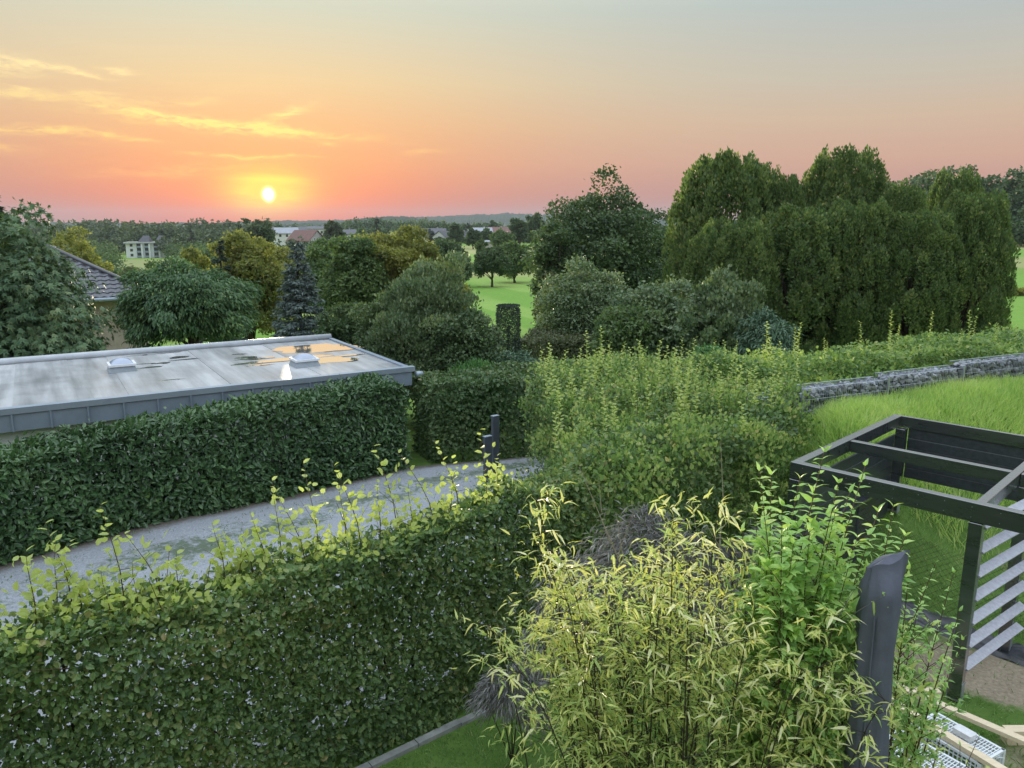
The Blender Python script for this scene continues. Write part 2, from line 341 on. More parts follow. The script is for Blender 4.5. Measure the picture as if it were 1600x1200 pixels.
M_membrane = plain('black_membrane', (.022, .025, .032), .38, .4, 6, spec=.7, bump=.3)
M_tile = var_attr('roof_tile', [(.045, .048, .062), (.06, .064, .08), (.08, .085, .10)], .33, spec=.8)
M_beige = plain('beige_render', (.42, .35, .29), .85, .1, 4)
M_glassd = plain('dark_window', (.03, .035, .045), .15, .2, 2, spec=.8)

# ================================================================== ground
def ground_mat():
    m, t, b = newmat('ground')
    geo = t.nodes.new('ShaderNodeNewGeometry'); sp = t.nodes.new('ShaderNodeSeparateXYZ'); t.links.new(geo.outputs['Position'], sp.inputs[0])
    nb = noise(geo.outputs['Position'], .05, 4, .6, tree=t); ns = noise(geo.outputs['Position'], 2.2, 6, .7, tree=t); nf = noise(geo.outputs['Position'], 24, 4, .7, tree=t)
    lawn = ramp(ns.outputs[0], [(.3, (.06, .12, .025)), (.55, (.10, .18, .04)), (.75, (.17, .23, .07))], tree=t)
    lawn = mixc(mth('MULTIPLY', nf.outputs[0], .5, tree=t), lawn, (.08, .14, .03, 1), tree=t)
    # fields with distance: mown meadow, dry strips, pasture
    wy = mth('ADD', sp.outputs[1], mth('MULTIPLY', mth('SUBTRACT', nb.outputs[0], .5, tree=t), 40, tree=t), tree=t)
    wy = mth('ADD', wy, mth('MULTIPLY', sp.outputs[0], .35, tree=t), tree=t)
    fy = mth('DIVIDE', wy, 600, clamp=True, tree=t)
    GB, GD, DR = (.17, .33, .06), (.20, .30, .07), (.36, .33, .17)
    field = ramp(fy, [(0, GD), (.06, GD), (.075, GB), (.20, GB), (.215, GD), (.235, DR), (.30, (.30, .31, .13)), (.31, GB), (.40, GB), (.41, DR), (.56, (.33, .32, .15)), (.57, GD), (.8, GD), (1, (.13, .2, .07))], tree=t)
    field = mixc(.35, field, ramp(ns.outputs[0], [(.3, (.06, .17, .02)), (.7, (.26, .36, .08))], tree=t), tree=t)
    fx = mth('GREATER_THAN', sp.outputs[1], 24.0, tree=t)
    c = mixc(mth('MULTIPLY', mth('SUBTRACT', sp.outputs[1], 18, tree=t), .1, clamp=True, tree=t), lawn, field, tree=t)
    # bare sandy soil round the pergola feet
    def ell(cx, cy_, rx, ry, rot=0.0):
        v = mapping(geo.outputs['Position'], (cx, cy_, 0), (0, 0, rot), (rx, ry, 100), 'TEXTURE', tree=t)
        d = t.nodes.new('ShaderNodeVectorMath'); d.operation = 'LENGTH'; t.links.new(v, d.inputs[0])
        return mth('MULTIPLY', mth('SUBTRACT', mth('ADD', 1.0, mth('MULTIPLY', mth('SUBTRACT', ns.outputs[0], .5, tree=t), 1.6, tree=t), tree=t), d.outputs['Value'], tree=t), 3.0, clamp=True, tree=t)
    soil = ramp(nf.outputs[0], [(.3, (.22, .18, .13)), (.6, (.36, .30, .22)), (.8, (.46, .41, .33))], tree=t)
    c = mixc(ell(5.4, 7.7, 1.5, .65, -.55), c, soil, tree=t)
    c = mixc(mth('MULTIPLY', ell(4.9, 6.2, .7, .4, -.5), .6, tree=t), c, soil, tree=t)
    c = mixc(mth('MULTIPLY', ell(8.5, 9.4, 1.8, .5, -.6), .5, tree=t), c, soil, tree=t)
    t.links.new(c, b.inputs['Base Color']); b.inputs['Roughness'].default_value = .95; b.inputs['Specular IOR Level'].default_value = .1
    bp = t.nodes.new('ShaderNodeBump'); bp.inputs['Strength'].default_value = .5; bp.inputs['Distance'].default_value = .03
    t.links.new(nf.outputs[0], bp.inputs['Height']); t.links.new(bp.outputs[0], b.inputs['Normal']); return m
M_ground = ground_mat()
def grid_mesh(X, Y, Z, name, mat, smooth=True):
    ny, nx = X.shape; V = np.stack([X, Y, Z], -1).reshape(-1, 3)
    i = np.arange(nx * ny).reshape(ny, nx); a, b, c, d = i[:-1, :-1].ravel(), i[:-1, 1:].ravel(), i[1:, 1:].ravel(), i[1:, :-1].ravel()
    F = np.concatenate([np.stack([a, b, c], 1), np.stack([a, c, d], 1)]); mb = MB(); mb.add(V, F); return mb.mesh(name, mat, smooth)
tt = np.linspace(-1, 1, 141); gx = 4200 * np.sinh(9 * tt) / math.sinh(9)
tt = np.linspace(0, 1, 150); gy = np.concatenate([np.linspace(-80, -3, 10), 4600 * np.sinh(8 * tt) / math.sinh(8)])
X, Y = np.meshgrid(gx, gy); tag(obj('ground', grid_mesh(X, Y, terrain(X, Y), 'ground', M_ground)), kind='structure')

# far hills -------------------------------------------------------------
M_hill = plain('wooded_hill', (.05, .075, .045), .95, .35, .02, spec=.1)
def ridge(Y0, depth, prof, seed):
    """prof: (px, py) of the skyline; ridge built as a long wooded hill at distance Y0"""
    px = np.array([p[0] for p in prof], float); py = np.array([p[1] for p in prof], float)
    q = np.arange(px[0], px[-1], 2.0); sky_y = np.interp(q, px, py)
    rg = np.random.default_rng(seed)
    bump = np.convolve(rg.normal(0, 1, len(q)), np.ones(3) / 3, 'same') * .55 + np.convolve(rg.normal(0, 1, len(q)), np.ones(11) / 11, 'same') * 1.2
    top = np.array([P(a, b, Y0) for a, b in zip(q, sky_y)]); mpx = Y0 / FPX
    Xs, Ys, Zs = [], [], []
    for k, f in ((-1, 0), (-.5, .45), (-.2, .8), (0, 1), (.3, .8), (1, 0)):
        nz = bump * mpx * (1 if k == 0 else .6) + (rg.normal(0, .5, len(q)) * mpx if abs(k) < .6 else 0)
        Xs.append(top[:, 0]); Ys.append(np.full(len(q), Y0 + k * depth)); Zs.append(-30 + (top[:, 2] + 30) * f + nz * (f > 0))
    return grid_mesh(np.array(Xs), np.array(Ys), np.array(Zs), 'hills', M_hill, False)
for i, (Y0, dp, pr) in enumerate([
    (3000, 500, [(-900, 352), (-100, 348), (300, 349), (420, 345), (520, 344), (560, 343), (640, 339), (700, 337), (745, 335), (800, 333), (850, 334), (900, 338), (1000, 342), (1200, 345), (2400, 347)]),
    (1900, 300, [(440, 351), (520, 347), (560, 342), (600, 338), (640, 339), (670, 346), (690, 349), (760, 350)])]):
    tag(obj('hills', ridge(Y0, dp, pr, 3 + i)), kind='structure')

# ================================================================== foliage generators
def fib(n, rng):
    i = np.arange(n) + .5; ph = np.arccos(1 - 2 * i / n); th = math.pi * (1 + 5 ** .5) * i + rng.uniform(0, 6.28)
    return np.stack([np.cos(th) * np.sin(ph), np.sin(th) * np.sin(ph), np.cos(ph)], 1)
def rdir(n, rng): return unit(rng.normal(0, 1, (n, 3)))
def clumps_round(rng, Rx, Rz, zc, n, cr=.33, low=-.75, rough=.18):
    d = fib(n, rng); d = d[d[:, 2] > low]
    k = (1 + rng.normal(0, rough, len(d)))[:, None]
    c = d * np.array([Rx, Rx, Rz]) * .74 * k; c[:, 2] += zc
    inner = rdir(n // 3, rng) * np.array([Rx, Rx, Rz]) * .4; inner[:, 2] += zc
    c = np.concatenate([c, inner]); r = np.minimum(Rx, Rz) * cr * rng.uniform(.65, 1.25, len(c))
    return c, np.stack([r, r, r * .85], 1)
def clumps_flame(rng, Rx, H, n):
    t = rng.uniform(0.04, .90, n) ** .9; th = rng.uniform(0, 6.283, n)
    prof = np.interp(t, [0, .10, .35, .6, .8, .93, 1], [.70, .95, 1, .94, .74, .48, .2])
    rr = prof * Rx * np.sqrt(rng.uniform(.45, 1.0, n)) * .88
    c = np.stack([rr * np.cos(th), rr * np.sin(th), t * H], 1)
    r = Rx * rng.uniform(.055, .11, n); return c, np.stack([r, r, r * rng.uniform(2.4, 4.2, n)], 1)
def crown(mb, rng, c, r, n, L, W, tm=DIA, mode='round', tail=.08, mid=None, jit=.7):
    area = (r[:, 0] * r[:, 2]); pr = area / area.sum()
    k = rng.choice(len(c), n, p=pr); d = rdir(n, rng); d[:, 2] = np.where(d[:, 2] < -.2, d[:, 2] * np.where(rng.random(n) < .6, -1, 1), d[:, 2])
    f = 1 - .45 * rng.random(n) ** 2; f = np.where(rng.random(n) < tail, 1 + (.16 if mode == 'flame' else .45) * rng.random(n), f)
    p = c[k] + d * r[k] * f[:, None]
    # drop leaves buried inside other clumps
    keep = np.ones(n, bool)
    for j in range(len(c)):
        q = (p - c[j]) / r[j]; keep &= ~(((q * q).sum(1) < .36) & (k != j))
    p, d, k = p[keep], d[keep], k[keep]; m = len(p)
    mid = c.mean(0) if mid is None else mid
    out = unit(p - mid)
    if mode == 'flame':
        nr = unit(out * .7 + d * .5 + rdir(m, rng) * jit); dd = unit(np.array([0, 0, 1.0]) + .7 * d + .5 * rdir(m, rng))
    elif mode == 'droop':
        nr = unit(d * .5 + out * .4 + np.array([0, 0, .6]) + rdir(m, rng) * jit * .7); dd = unit(out * .7 + np.array([0, 0, -.9]) + .5 * rdir(m, rng))
    elif mode == 'up':
        nr = unit(d * .6 + out * .3 + rdir(m, rng) * jit); dd = unit(np.array([0, 0, .9]) + .5 * out + .8 * rdir(m, rng))
    else:
        nr = unit(d * .6 + np.array([0, 0, .45]) + rdir(m, rng) * jit); dd = unit(rdir(m, rng) + out * .5 + np.array([0, 0, -.25]))
    s = rng.uniform(.7, 1.25, m)
    a = np.clip(rng.normal(.42, .2, m) + .18 * (rng.random(len(c))[k] - .5) * 2, 0, 1)
    return mb.leaves(p, dd, nr, L * s, W * s, tm, a)
def trunk_mesh(name, rng, H0, H1, r0, c, nl=8, mat=None):
    mb = MB(); x = rng.normal(0, .03 * H1, 2)
    pts = np.array([(0, 0, -.3), (0, 0, H0 * .5), (x[0] * .4, x[1] * .4, H0), (x[0], x[1], H1)]); mb.tube(pts, [r0 * 1.3, r0, r0 * .8, r0 * .2], 8)
    sel = rng.choice(len(c), min(nl, len(c)), replace=False)
    for j in sel:
        st = np.array((x[0] * .4, x[1] * .4, H0 * rng.uniform(.8, 1.3))); e = c[j]
        md = (st + e) / 2 + np.array((0, 0, .1 * np.linalg.norm(e - st)))
        mb.tube([st, md, e], [r0 * .5, r0 * .3, r0 * .1], 5)
    return mb.mesh(name, mat or M_bark)
def tree_at(name, loc, crown_me, trunk_me, label, cat='tree', group=None, rz=0, sc=(1, 1, 1)):
    o = empty(name, loc, label, cat, group); o.rotation_euler = (0, 0, rz); o.scale = sc
    child_local('crown', crown_me, o, Matrix()); child_local('trunk', trunk_me, o, Matrix()); return o
def spot(px, Y, dz=0.0):
    x = P(px, 450, Y)[0] / 1.0
    b = 0.0; x = (px - 800) / FPX * Y / (CP + .12 * SP); return np.array((x, Y, T(x, Y) + dz))
def ztop(py, Y): return P(800, py, Y)[2]
_seed = [100]
def round_tree(name, px, Y, wpx, py_top, label, mat, group=None, bare=.12, n=14000, L=.16, W=.10, nc=46, mode='round', cat='tree', cr=.33, tail=.08, rough=.18, tm=DIA, low=-.75, tr=.03, jit=.7, squash=1.0):
    _seed[0] += 1; rng = np.random.default_rng(_seed[0])
    b = spot(px, Y); H = ztop(py_top, Y) - b[2]; Rx = wpx / 2 * Y / FPX; zb = H * bare; Rz = (H - zb) / 2
    c, r = clumps_round(rng, Rx, Rz, zb + Rz, nc, cr, low, rough)
    mb = crown(MB(), rng, c, r, n, L, W, tm, mode, tail, np.array((0, 0, zb + Rz * .8)), jit)
    return tree_at(name, b, mb.mesh('crown', mat), trunk_mesh('trunk', rng, max(zb, .3), H * .75, max(.05, H * tr), c), label, cat, group)
def conifer_mesh(rng, R0, H, n, L, W, mat, dens=1.0, zb=.02):
    mb = MB(); nb = int(n / 40); t = np.sort(np.clip(.99 * (1 - rng.random(nb) ** .62), zb, .985))
    for z in t:
        th = rng.uniform(0, 6.283); ln = R0 * (1 - z) ** .8 * rng.uniform(.6, 1.15) + .03
        k = 40; f = np.sqrt(rng.random(k)) ; sw = rng.normal(0, .16, k) * ln * (1.1 - f)
        dirv = np.array((math.cos(th), math.sin(th), 0)); per = np.array((-math.sin(th), math.cos(th), 0))
        p = dirv * (ln * f)[:, None] + per * sw[:, None]; p[:, 2] = z * H - .22 * ln * f + .16 * ln * f ** 3 + rng.normal(0, .03, k) * H * .12
        dd = unit(dirv * .8 + per * rng.normal(0, .7, (k, 1)) + np.array((0, 0, -.25)) + rng.normal(0, .3, (k, 3)))
        nr = unit(np.array((0, 0, 1.)) + rng.normal(0, .5, (k, 3)) + dirv * .3)
        mb.leaves(p, dd, nr, L * rng.uniform(.6, 1.2, k), W, DIA, np.clip(rng.normal(.45, .22, k), 0, 1))
    return mb.mesh('crown', mat)
def conifer(name, px, Y, wpx, py_top, label, mat, n=9000, L=.28, W=.09, group=None):
    _seed[0] += 1; rng = np.random.default_rng(_seed[0]); b = spot(px, Y); H = ztop(py_top, Y) - b[2]
    tm_ = MB(); tm_.tube([(0, 0, -.2), (0, 0, H * .97)], [H * .025, H * .003], 7)
    return tree_at(name, b, conifer_mesh(rng, wpx / 2 * Y / FPX, H, n, L, W, mat), tm_.mesh('trunk', M_bark), label, 'tree', group)

def inpoly(pts, poly):
    x, y = pts[:, 0], pts[:, 1]; ins = np.zeros(len(pts), bool); n = len(poly)
    for i in range(n):
        x0, y0 = poly[i]; x1, y1 = poly[(i + 1) % n]
        c = ((y0 > y) != (y1 > y)) & (x < (x1 - x0) * (y - y0) / (y1 - y0 + 1e-12) + x0); ins ^= c
    return ins
def hedge_foliage(mb, rng, poly, topf, dens, L, W, tm=OVA, bulge=.08, gaps=0.0, depth=.18, topdens=1.0, zlow=.02, cbias=0, sides=None, gapscale=1.0, njit=.75):
    """leaves over the sides and top of a clipped block; poly runs anticlockwise"""
    poly = np.asarray(poly, float); Ps, Ns, Dp = [], [], []
    for i in range(len(poly)):
        if sides is not None and i not in sides: continue
        a, b = poly[i], poly[(i + 1) % len(poly)]; ln = np.linalg.norm(b - a); e = (b - a) / ln; nr = np.array((e[1], -e[0]))
        h = float(np.mean(topf(np.array([a[0], b[0]]), np.array([a[1], b[1]])))) - T(*((a + b) / 2))
        n = int(ln * h * dens); t = rng.random(n); xy = a + t[:, None] * (b - a)
        zt = topf(xy[:, 0], xy[:, 1]); zb = terrain(xy[:, 0], xy[:, 1]); v = rng.random(n); z = zb + zlow + (zt - zb - zlow) * v
        s = t * ln; bl = bulge * (wob(s, z, 1.3, i) + .5 * wob(s * 3, z * 3, 1.0, i)); dpt = depth * rng.random(n) ** 1.7
        rnd_ = .14 * sstep(.88, 1.0, v)
        xy = xy + nr * (bl - dpt - rnd_)[:, None]
        if gaps > 0:
            gm = wob(s * 2.3 * gapscale, z * 2.1 * gapscale, 1.0, 5 + i) + .7 * wob(s * 6, z * 5.5, 1, 2); pk = gaps * (1.15 - v * 1.0)
            kp = rng.random(n) > np.clip((gm + .25) * 1.4, 0, .93) * np.clip(pk, 0, 1); xy, z, kp_n = xy[kp], z[kp], kp.sum()
        Ps.append(np.column_stack([xy, z])); Ns.append(np.repeat(np.array([[nr[0], nr[1], .25]]), len(z), 0))
    lo, hi = poly.min(0), poly.max(0); ar = np.prod(hi - lo); n = int(ar * dens * topdens); q = lo + rng.random((n, 2)) * (hi - lo); q = q[inpoly(q, poly)]
    z = topf(q[:, 0], q[:, 1]) + bulge * .8 * wob(q[:, 0] * 2.5, q[:, 1] * 2.5, 1, 3) - depth * .8 * rng.random(len(q)) ** 1.5 + np.where(rng.random(len(q)) < .06, .12 * rng.random(len(q)), 0)
    Ps.append(np.column_stack([q, z])); Ns.append(np.repeat(np.array([[0, 0, 1.]]), len(q), 0))
    p, nr = np.concatenate(Ps), np.concatenate(Ns); n = len(p)
    nn = unit(nr + rdir(n, rng) * njit + np.array((0, 0, .25))); dd = unit(rdir(n, rng) + nr * .55 + np.array((0, 0, -.25)))
    cl_ = wob(p[:, 0] * 1.1 + p[:, 1] * .4, p[:, 2] * 1.6 + p[:, 1] * .7, 1, 1.7)
    s = rng.uniform(.5, 1.3, n); a = np.clip(rng.normal(.38 + cbias, .18, n) + .16 * cl_, 0, 1)
    return mb.leaves(p, dd, nn, L * s, W * s, tm, a)

# ================================================================== gravel path
LAU = [np.array(p) for p in ((-11.0, 6.7), (-7.5, 10.55), (-2.2, 16.2), (0.4, 17.3), (3.5, 18.6))]
HBA, HBD, HBN = np.array((-1.37, 6.30)), np.array((.7804, .6252)), np.array((-.6252, .7804))
RIG = [np.array(p) for p in (HBA + HBN * .55 - HBD * 9.5, HBA + HBN * .55 - HBD * 3, HBA + HBN * .6 + HBD * 1.8, np.array((.9, 11.2)), np.array((.9, 14.8)), np.array((3.2, 17.0)))]
def resample(pl, n):
    pl = np.array(pl); s = np.r_[0, np.cumsum(np.linalg.norm(np.diff(pl, axis=0), axis=1))]; t = np.linspace(0, s[-1], n)
    return np.column_stack([np.interp(t, s, pl[:, 0]), np.interp(t, s, pl[:, 1])])
def path_mat():
    m, t, b = newmat('gravel'); geo = t.nodes.new('ShaderNodeNewGeometry'); at_ = t.nodes.new('ShaderNodeAttribute'); at_.attribute_name = 'rnd'
    pos = geo.outputs['Position']
    n1 = noise(pos, 38, 5, .75, tree=t); n2 = noise(pos, 1.3, 6, .7, tree=t); n3 = noise(pos, 9, 5, .75, tree=t)
    g_ = ramp(n1.outputs[0], [(.25, (.17, .185, .21)), (.5, (.32, .345, .385)), (.75, (.50, .53, .58))], tree=t)
    g_ = mixc(mth('MULTIPLY', n2.outputs[0], .35, tree=t), g_, (.24, .24, .23, 1), tree=t)
    moss = ramp(n3.outputs[0], [(.3, (.05, .075, .04)), (.6, (.09, .13, .06)), (.8, (.16, .18, .12))], tree=t)
    f = mth('ADD', mth('MULTIPLY', mth('SUBTRACT', n2.outputs[0], .5, tree=t), 2.4, tree=t), mth('MULTIPLY', mth('SUBTRACT', n3.outputs[0], .5, tree=t), 2.2, tree=t), tree=t)
    # a band of moss a stride out from the laurel hedge, bare earth right under it
    band = mth('POWER', .3679, mth('POWER', mth('DIVIDE', mth('SUBTRACT', at_.outputs['Fac'], .22, tree=t), .16, tree=t), 2.0, tree=t), tree=t)
    mk = mth('MULTIPLY', mth('ADD', mth('SUBTRACT', mth('MULTIPLY', band, 1.5, tree=t), 1.25, tree=t), f, tree=t), 2.2, clamp=True, tree=t)
    c = mixc(mth('MULTIPLY', mk, .85, tree=t), g_, moss, tree=t)
    earth = mth('MULTIPLY', mth('SUBTRACT', .06, mth('ADD', at_.outputs['Fac'], mth('MULTIPLY', f, .02, tree=t), tree=t), tree=t), 28, clamp=True, tree=t)
    c = mixc(earth, c, (.13, .115, .095, 1), tree=t)
    t.links.new(c, b.inputs['Base Color']); b.inputs['Roughness'].default_value = .85; b.inputs['Specular IOR Level'].default_value = .3
    bp = t.nodes.new('ShaderNodeBump'); bp.inputs['Strength'].default_value = .8; bp.inputs['Distance'].default_value = .02
    t.links.new(n1.outputs[0], bp.inputs['Height']); t.links.new(bp.outputs[0], b.inputs['Normal']); return m
la, ra = resample(LAU, 70), resample(RIG, 70); k = np.linspace(0, 1, 15)
xy = la[:, None] * (1 - k)[None, :, None] + ra[:, None] * k[None, :, None]
zz = terrain(xy[..., 0], xy[..., 1]) + .012 + .012 * wob(xy[..., 0] * 2, xy[..., 1] * 2)
pm = grid_mesh(xy[..., 0], xy[..., 1], zz, 'gravel_path', path_mat())
pm.attributes['rnd'].data.foreach_set('value', np.repeat(k[None], 70, 0).astype(np.float32).ravel())
tag(obj('gravel_path', pm), kind='structure')
rng = np.random.default_rng(5)
# weeds and moss tufts on the path
n = 5200; i = rng.integers(0, 69, n); kk = np.clip(np.abs(rng.normal(.22, .13, n)), .03, .9); q = la[i] + (la[i + 1] - la[i]) * rng.random((n, 1)); q2 = ra[i]
p = q * (1 - kk)[:, None] + q2 * kk[:, None]; kp = wob(p[:, 0] * 3, p[:, 1] * 3) + .6 * wob(p[:, 0] * 9, p[:, 1] * 9) > .12; p = p[kp]; n = len(p)
mb = MB(); mb.leaves(np.column_stack([p, terrain(p[:, 0], p[:, 1])]), unit(rdir(n, rng) * .7 + np.array((0, 0, .8))), rdir(n, rng), rng.uniform(.03, .07, n), .012, DIA, rng.random(n) * .6)
mb.build('path_weeds', M_grass, stuff=True)

# second grey path far right
pr = resample([P(1430, 545, 31)[:2], P(1500, 540, 33)[:2], P(1600, 534, 36)[:2], P(1800, 530, 39)[:2]], 20)
M_grpath = plain('grey_path', (.36, .38, .42), .85, .12, 3)
off = np.linspace(-.9, .9, 4); nrm_ = np.array((-.3, .95)); xy = pr[:, None] + off[None, :, None] * nrm_
tag(obj('side_path', grid_mesh(xy[..., 0], xy[..., 1], terrain(xy[..., 0], xy[..., 1]) + .05, 'side_path', M_grpath)), kind='structure')

# ================================================================== flat-roofed garage
RC, RE, RN, RZ = np.array((-2.34, 17.5)), np.array((-.850, -.527)), np.array((-.527, .850)), 1.62
RL, RD = 14.5, 5.75
def rp(e, n, z): q = RC + RE * e + RN * n; return np.array((q[0], q[1], z))
RAX = np.array([(RE[0], RE[1], 0), (RN[0], RN[1], 0), (0, 0, 1)])
gb = rp(RL / 2, RD / 2, -1.6)
garage = empty('garage', gb, 'low garage with a grey flat roof and zinc edging behind the laurel hedge', 'garage')
m = MB(); m.box(rp(RL / 2 , RD / 2, -.15), (RL / 2 - .14, RD / 2 - .14, 1.45), RAX); m.build('wall', M_render, garage)
def roof_mat():
    mm, t, b = newmat('roof_sheeting'); tcn = t.nodes.new('ShaderNodeTexCoord'); oi = t.nodes.new('ShaderNodeObjectInfo')
    ob = mapping(tcn.outputs['Object'], rot=(0, 0, -math.atan2(RE[1], RE[0])), tree=t)
    st = noise(mapping(ob, scl=(3.0, .22, 1), tree=t), 1.0, 5, .6, tree=t); n2 = noise(ob, .8, 5, .65, tree=t); n3 = noise(ob, 6, 4, .6, tree=t)
    c = ramp(mth('ADD', mth('MULTIPLY', st.outputs[0], .8, tree=t), mth('ADD', mth('MULTIPLY', n2.outputs[0], .35, tree=t), mth('MULTIPLY', mth('SUBTRACT', oi.outputs['Random'], .5, tree=t), .16, tree=t), tree=t), tree=t),
             [(.40, (.20, .21, .215)), (.56, (.34, .35, .36)), (.72, (.48, .49, .50))], tree=t)
    t.links.new(c, b.inputs['Base Color'])
    ro = ramp(mth('ADD', mth('MULTIPLY', n2.outputs[0], .8, tree=t), mth('MULTIPLY', n3.outputs[0], .2, tree=t), tree=t), [(.35, (.28, .28, .28)), (.65, (.5, .5, .5))], tree=t)
    t.links.new(ro, b.inputs['Roughness']); b.inputs['Specular IOR Level'].default_value = .5; return mm
M_roof = roof_mat(); nS = 15; sw = RL / nS
for i in range(nS):
    m = MB(); zt = RZ + (.010 if i % 2 else .0); c0 = (i + .5) * sw
    m.box(rp(c0, RD / 2, zt - .03), (sw / 2 - (.004 if i % 2 == 0 else -.05), RD / 2 - .10, .03), RAX)
    m.build('roof_sheet', M_roof, garage)
m = MB(); m.box(rp(RL / 2 - .02, .0, RZ + .02), (RL / 2 + .05, .09, .055), RAX); m.build('coping', M_zinc, garage)
m = MB()
for r_, zo in ((.10, .05),): m.tube([rp(-.05, RD, RZ + zo), rp(RL, RD, RZ + zo)], r_, 10)
m.build('roof_rim', M_roofrim, garage, True)
m = MB(); m.box(rp(-.01, RD / 2, RZ - .0), (.06, RD / 2 - .1, .035), RAX); m.build('roof_edge', M_zincd, garage)
pw = .60; npan = int(RL / pw)
for i in range(npan):
    m = MB(); m.box(rp((i + .5) * pw, -.04 - .002 * (i % 2), RZ - .20), (pw / 2 - .006, .02, .155), RAX); m.build('fascia_panel', M_zincd, garage)
    m = MB(); m.box(rp((i + 1) * pw, -.075, RZ - .20), (.014, .032, .158), RAX); m.build('seam', M_zincd, garage)
m = MB(); m.box(rp(-.03, RD / 2, RZ - .20), (.02, RD / 2 - .06, .155), RAX); m.build('side_fascia', M_zincd, garage)
m = MB(); m.tube([rp(-.10, -.05, RZ - .12), rp(-.26, -.05, RZ - .12)], .07, 10); m.build('gutter_end', M_zinc, garage, True)
def skylight(e, n):
    s = MB(); q = .25; h = .13
    V = [rp(e + a * q * (1.18 if z_ == 0 else 1), n + b_ * q * (1.18 if z_ == 0 else 1), RZ + .004 + z_ * h) for z_ in (0, 1) for a, b_ in ((-1, -1), (1, -1), (1, 1), (-1, 1))]
    s.add(V, [(0, 4, 5), (0, 5, 1), (1, 5, 6), (1, 6, 2), (2, 6, 7), (2, 7, 3), (3, 7, 4), (3, 4, 0), (4, 6, 5), (4, 7, 6)])
    sk = s.build('skylight', plain('skylight_curb', (.30, .34, .38), .55, .15, 4), garage)
    s = MB(); s.box(rp(e, n, RZ + h + .03), (q + .035, q + .035, .025), RAX); s.build('skylight_frame', M_white, sk)
    s = MB(); g_ = 9; uu = np.linspace(-1, 1, g_); A, B = np.meshgrid(uu, uu); hz = .11 * ((1 - A ** 2) * (1 - B ** 2)) ** .55
    Q = np.array([[rp(e + a * q * .92, n + b_ * q * .92, RZ + h + .057 + z_) for a, b_, z_ in zip(r1, r2, r3)] for r1, r2, r3 in zip(A, B, hz)])
    me = grid_mesh(Q[..., 0], Q[..., 1], Q[..., 2], 'skylight_dome', plain('opal_dome', (.36, .42, .54), .12, .04, 2, spec=.8)); child_world('skylight_dome', me, sk, Matrix())
def on_roof(px, py):
    b = -(py - 600) / FPX; a = (px - 800) / FPX; kx = (CAM_Z - RZ) / (SP - b * CP); q = np.array((a * kx, (CP + b * SP) * kx)) - RC
    return q @ RE, q @ RN
skylight(*on_roof(476, 571)); skylight(*on_roof(191, 579))
M_water, tw, bw = newmat('puddle_water'); bw.inputs['Base Color'].default_value = (.86, .86, .86, 1); bw.inputs['Metallic'].default_value = .85; bw.inputs['Roughness'].default_value = .03; bw.inputs['IOR'].default_value = 3.2; bw.inputs['Specular IOR Level'].default_value = 1.0
def puddle(blobs, label, group=None, seed=1, z=.012, mat=None):
    mb = MB(); rg = np.random.default_rng(seed)
    for j, (px, py, re_, rn_) in enumerate(blobs):
        e, n_ = on_roof(px, py); N = 44; th = np.linspace(0, 2 * math.pi, N, endpoint=False); ph = rg.uniform(0, 6, 4)
        rr = 1 + .16 * np.sin(2 * th + ph[0]) + .12 * np.sin(3 * th + ph[1]) + .09 * np.sin(5 * th + ph[2]) + .05 * np.sin(9 * th + ph[3])
        V = [rp(e, n_, RZ + z + j * .0006)] + [rp(e + re_ * r_ * math.cos(t_), n_ + rn_ * r_ * math.sin(t_), RZ + z + j * .0006) for r_, t_ in zip(rr, th)]
        mb.add(V, [(0, i + 1, (i + 1) % N + 1) for i in range(N)])
    return tag(mb.build('puddle', mat or M_water), label, 'puddle', group)
puddle([(492, 544, 1.15, .75), (450, 562, 1.3, .22), (522, 563, .62, .38), (518, 548, .8, .14), (400, 561, .5, .10), (545, 556, .5, .07)], 'large golden puddle round the right-hand roof skylight, mirroring the sunset', seed=4)
puddle([(405, 571, .38, .06)], 'thin bright puddle on the roof left of the golden puddle', seed=5)
PL = ['dark puddle farthest left of those behind the left-hand skylight', 'small dark puddle just right of the farthest-left one behind the left-hand skylight', 'dark puddle farthest back between the two skylights', 'widest dark puddle between the two skylights', 'thin dark puddle sliver just in front of the widest dark one',
      'dark puddle sliver touching the right side of the left-hand skylight', 'rounded dark puddle a little right of the left-hand skylight', 'long dark puddle at the front right corner of the left-hand skylight', 'hair-thin dark puddle nearest the front edge of the roof', 'dark puddle left of the golden one, farther back of two',
      'dark mottled puddle at the left tip of the golden one', 'leftmost of four dark puddles along the far roof rim', 'second from left of four dark puddles along the far roof rim', 'third from left of four dark puddles along the far roof rim', 'rightmost of four dark puddles along the far roof rim']
for i, (x, y, a, b_) in enumerate([(215, 556, .22, .10), (232, 555, .18, .07), (266, 551, .28, .07), (280, 558.5, .26, .12), (290, 562, .30, .05), (228, 569, .2, .05), (252, 568, .20, .10), (236, 574.5, .30, .09), (268, 594, .28, .03), (373, 554, .17, .07), (385, 559, .24, .16), (385, 535, .2, .05), (415, 533, .26, .05), (437, 531, .24, .05), (462, 529, .30, .07)]):
    puddle([(x, y, a, b_)], PL[i], 'small dark puddles on the flat roof', 20 + i)

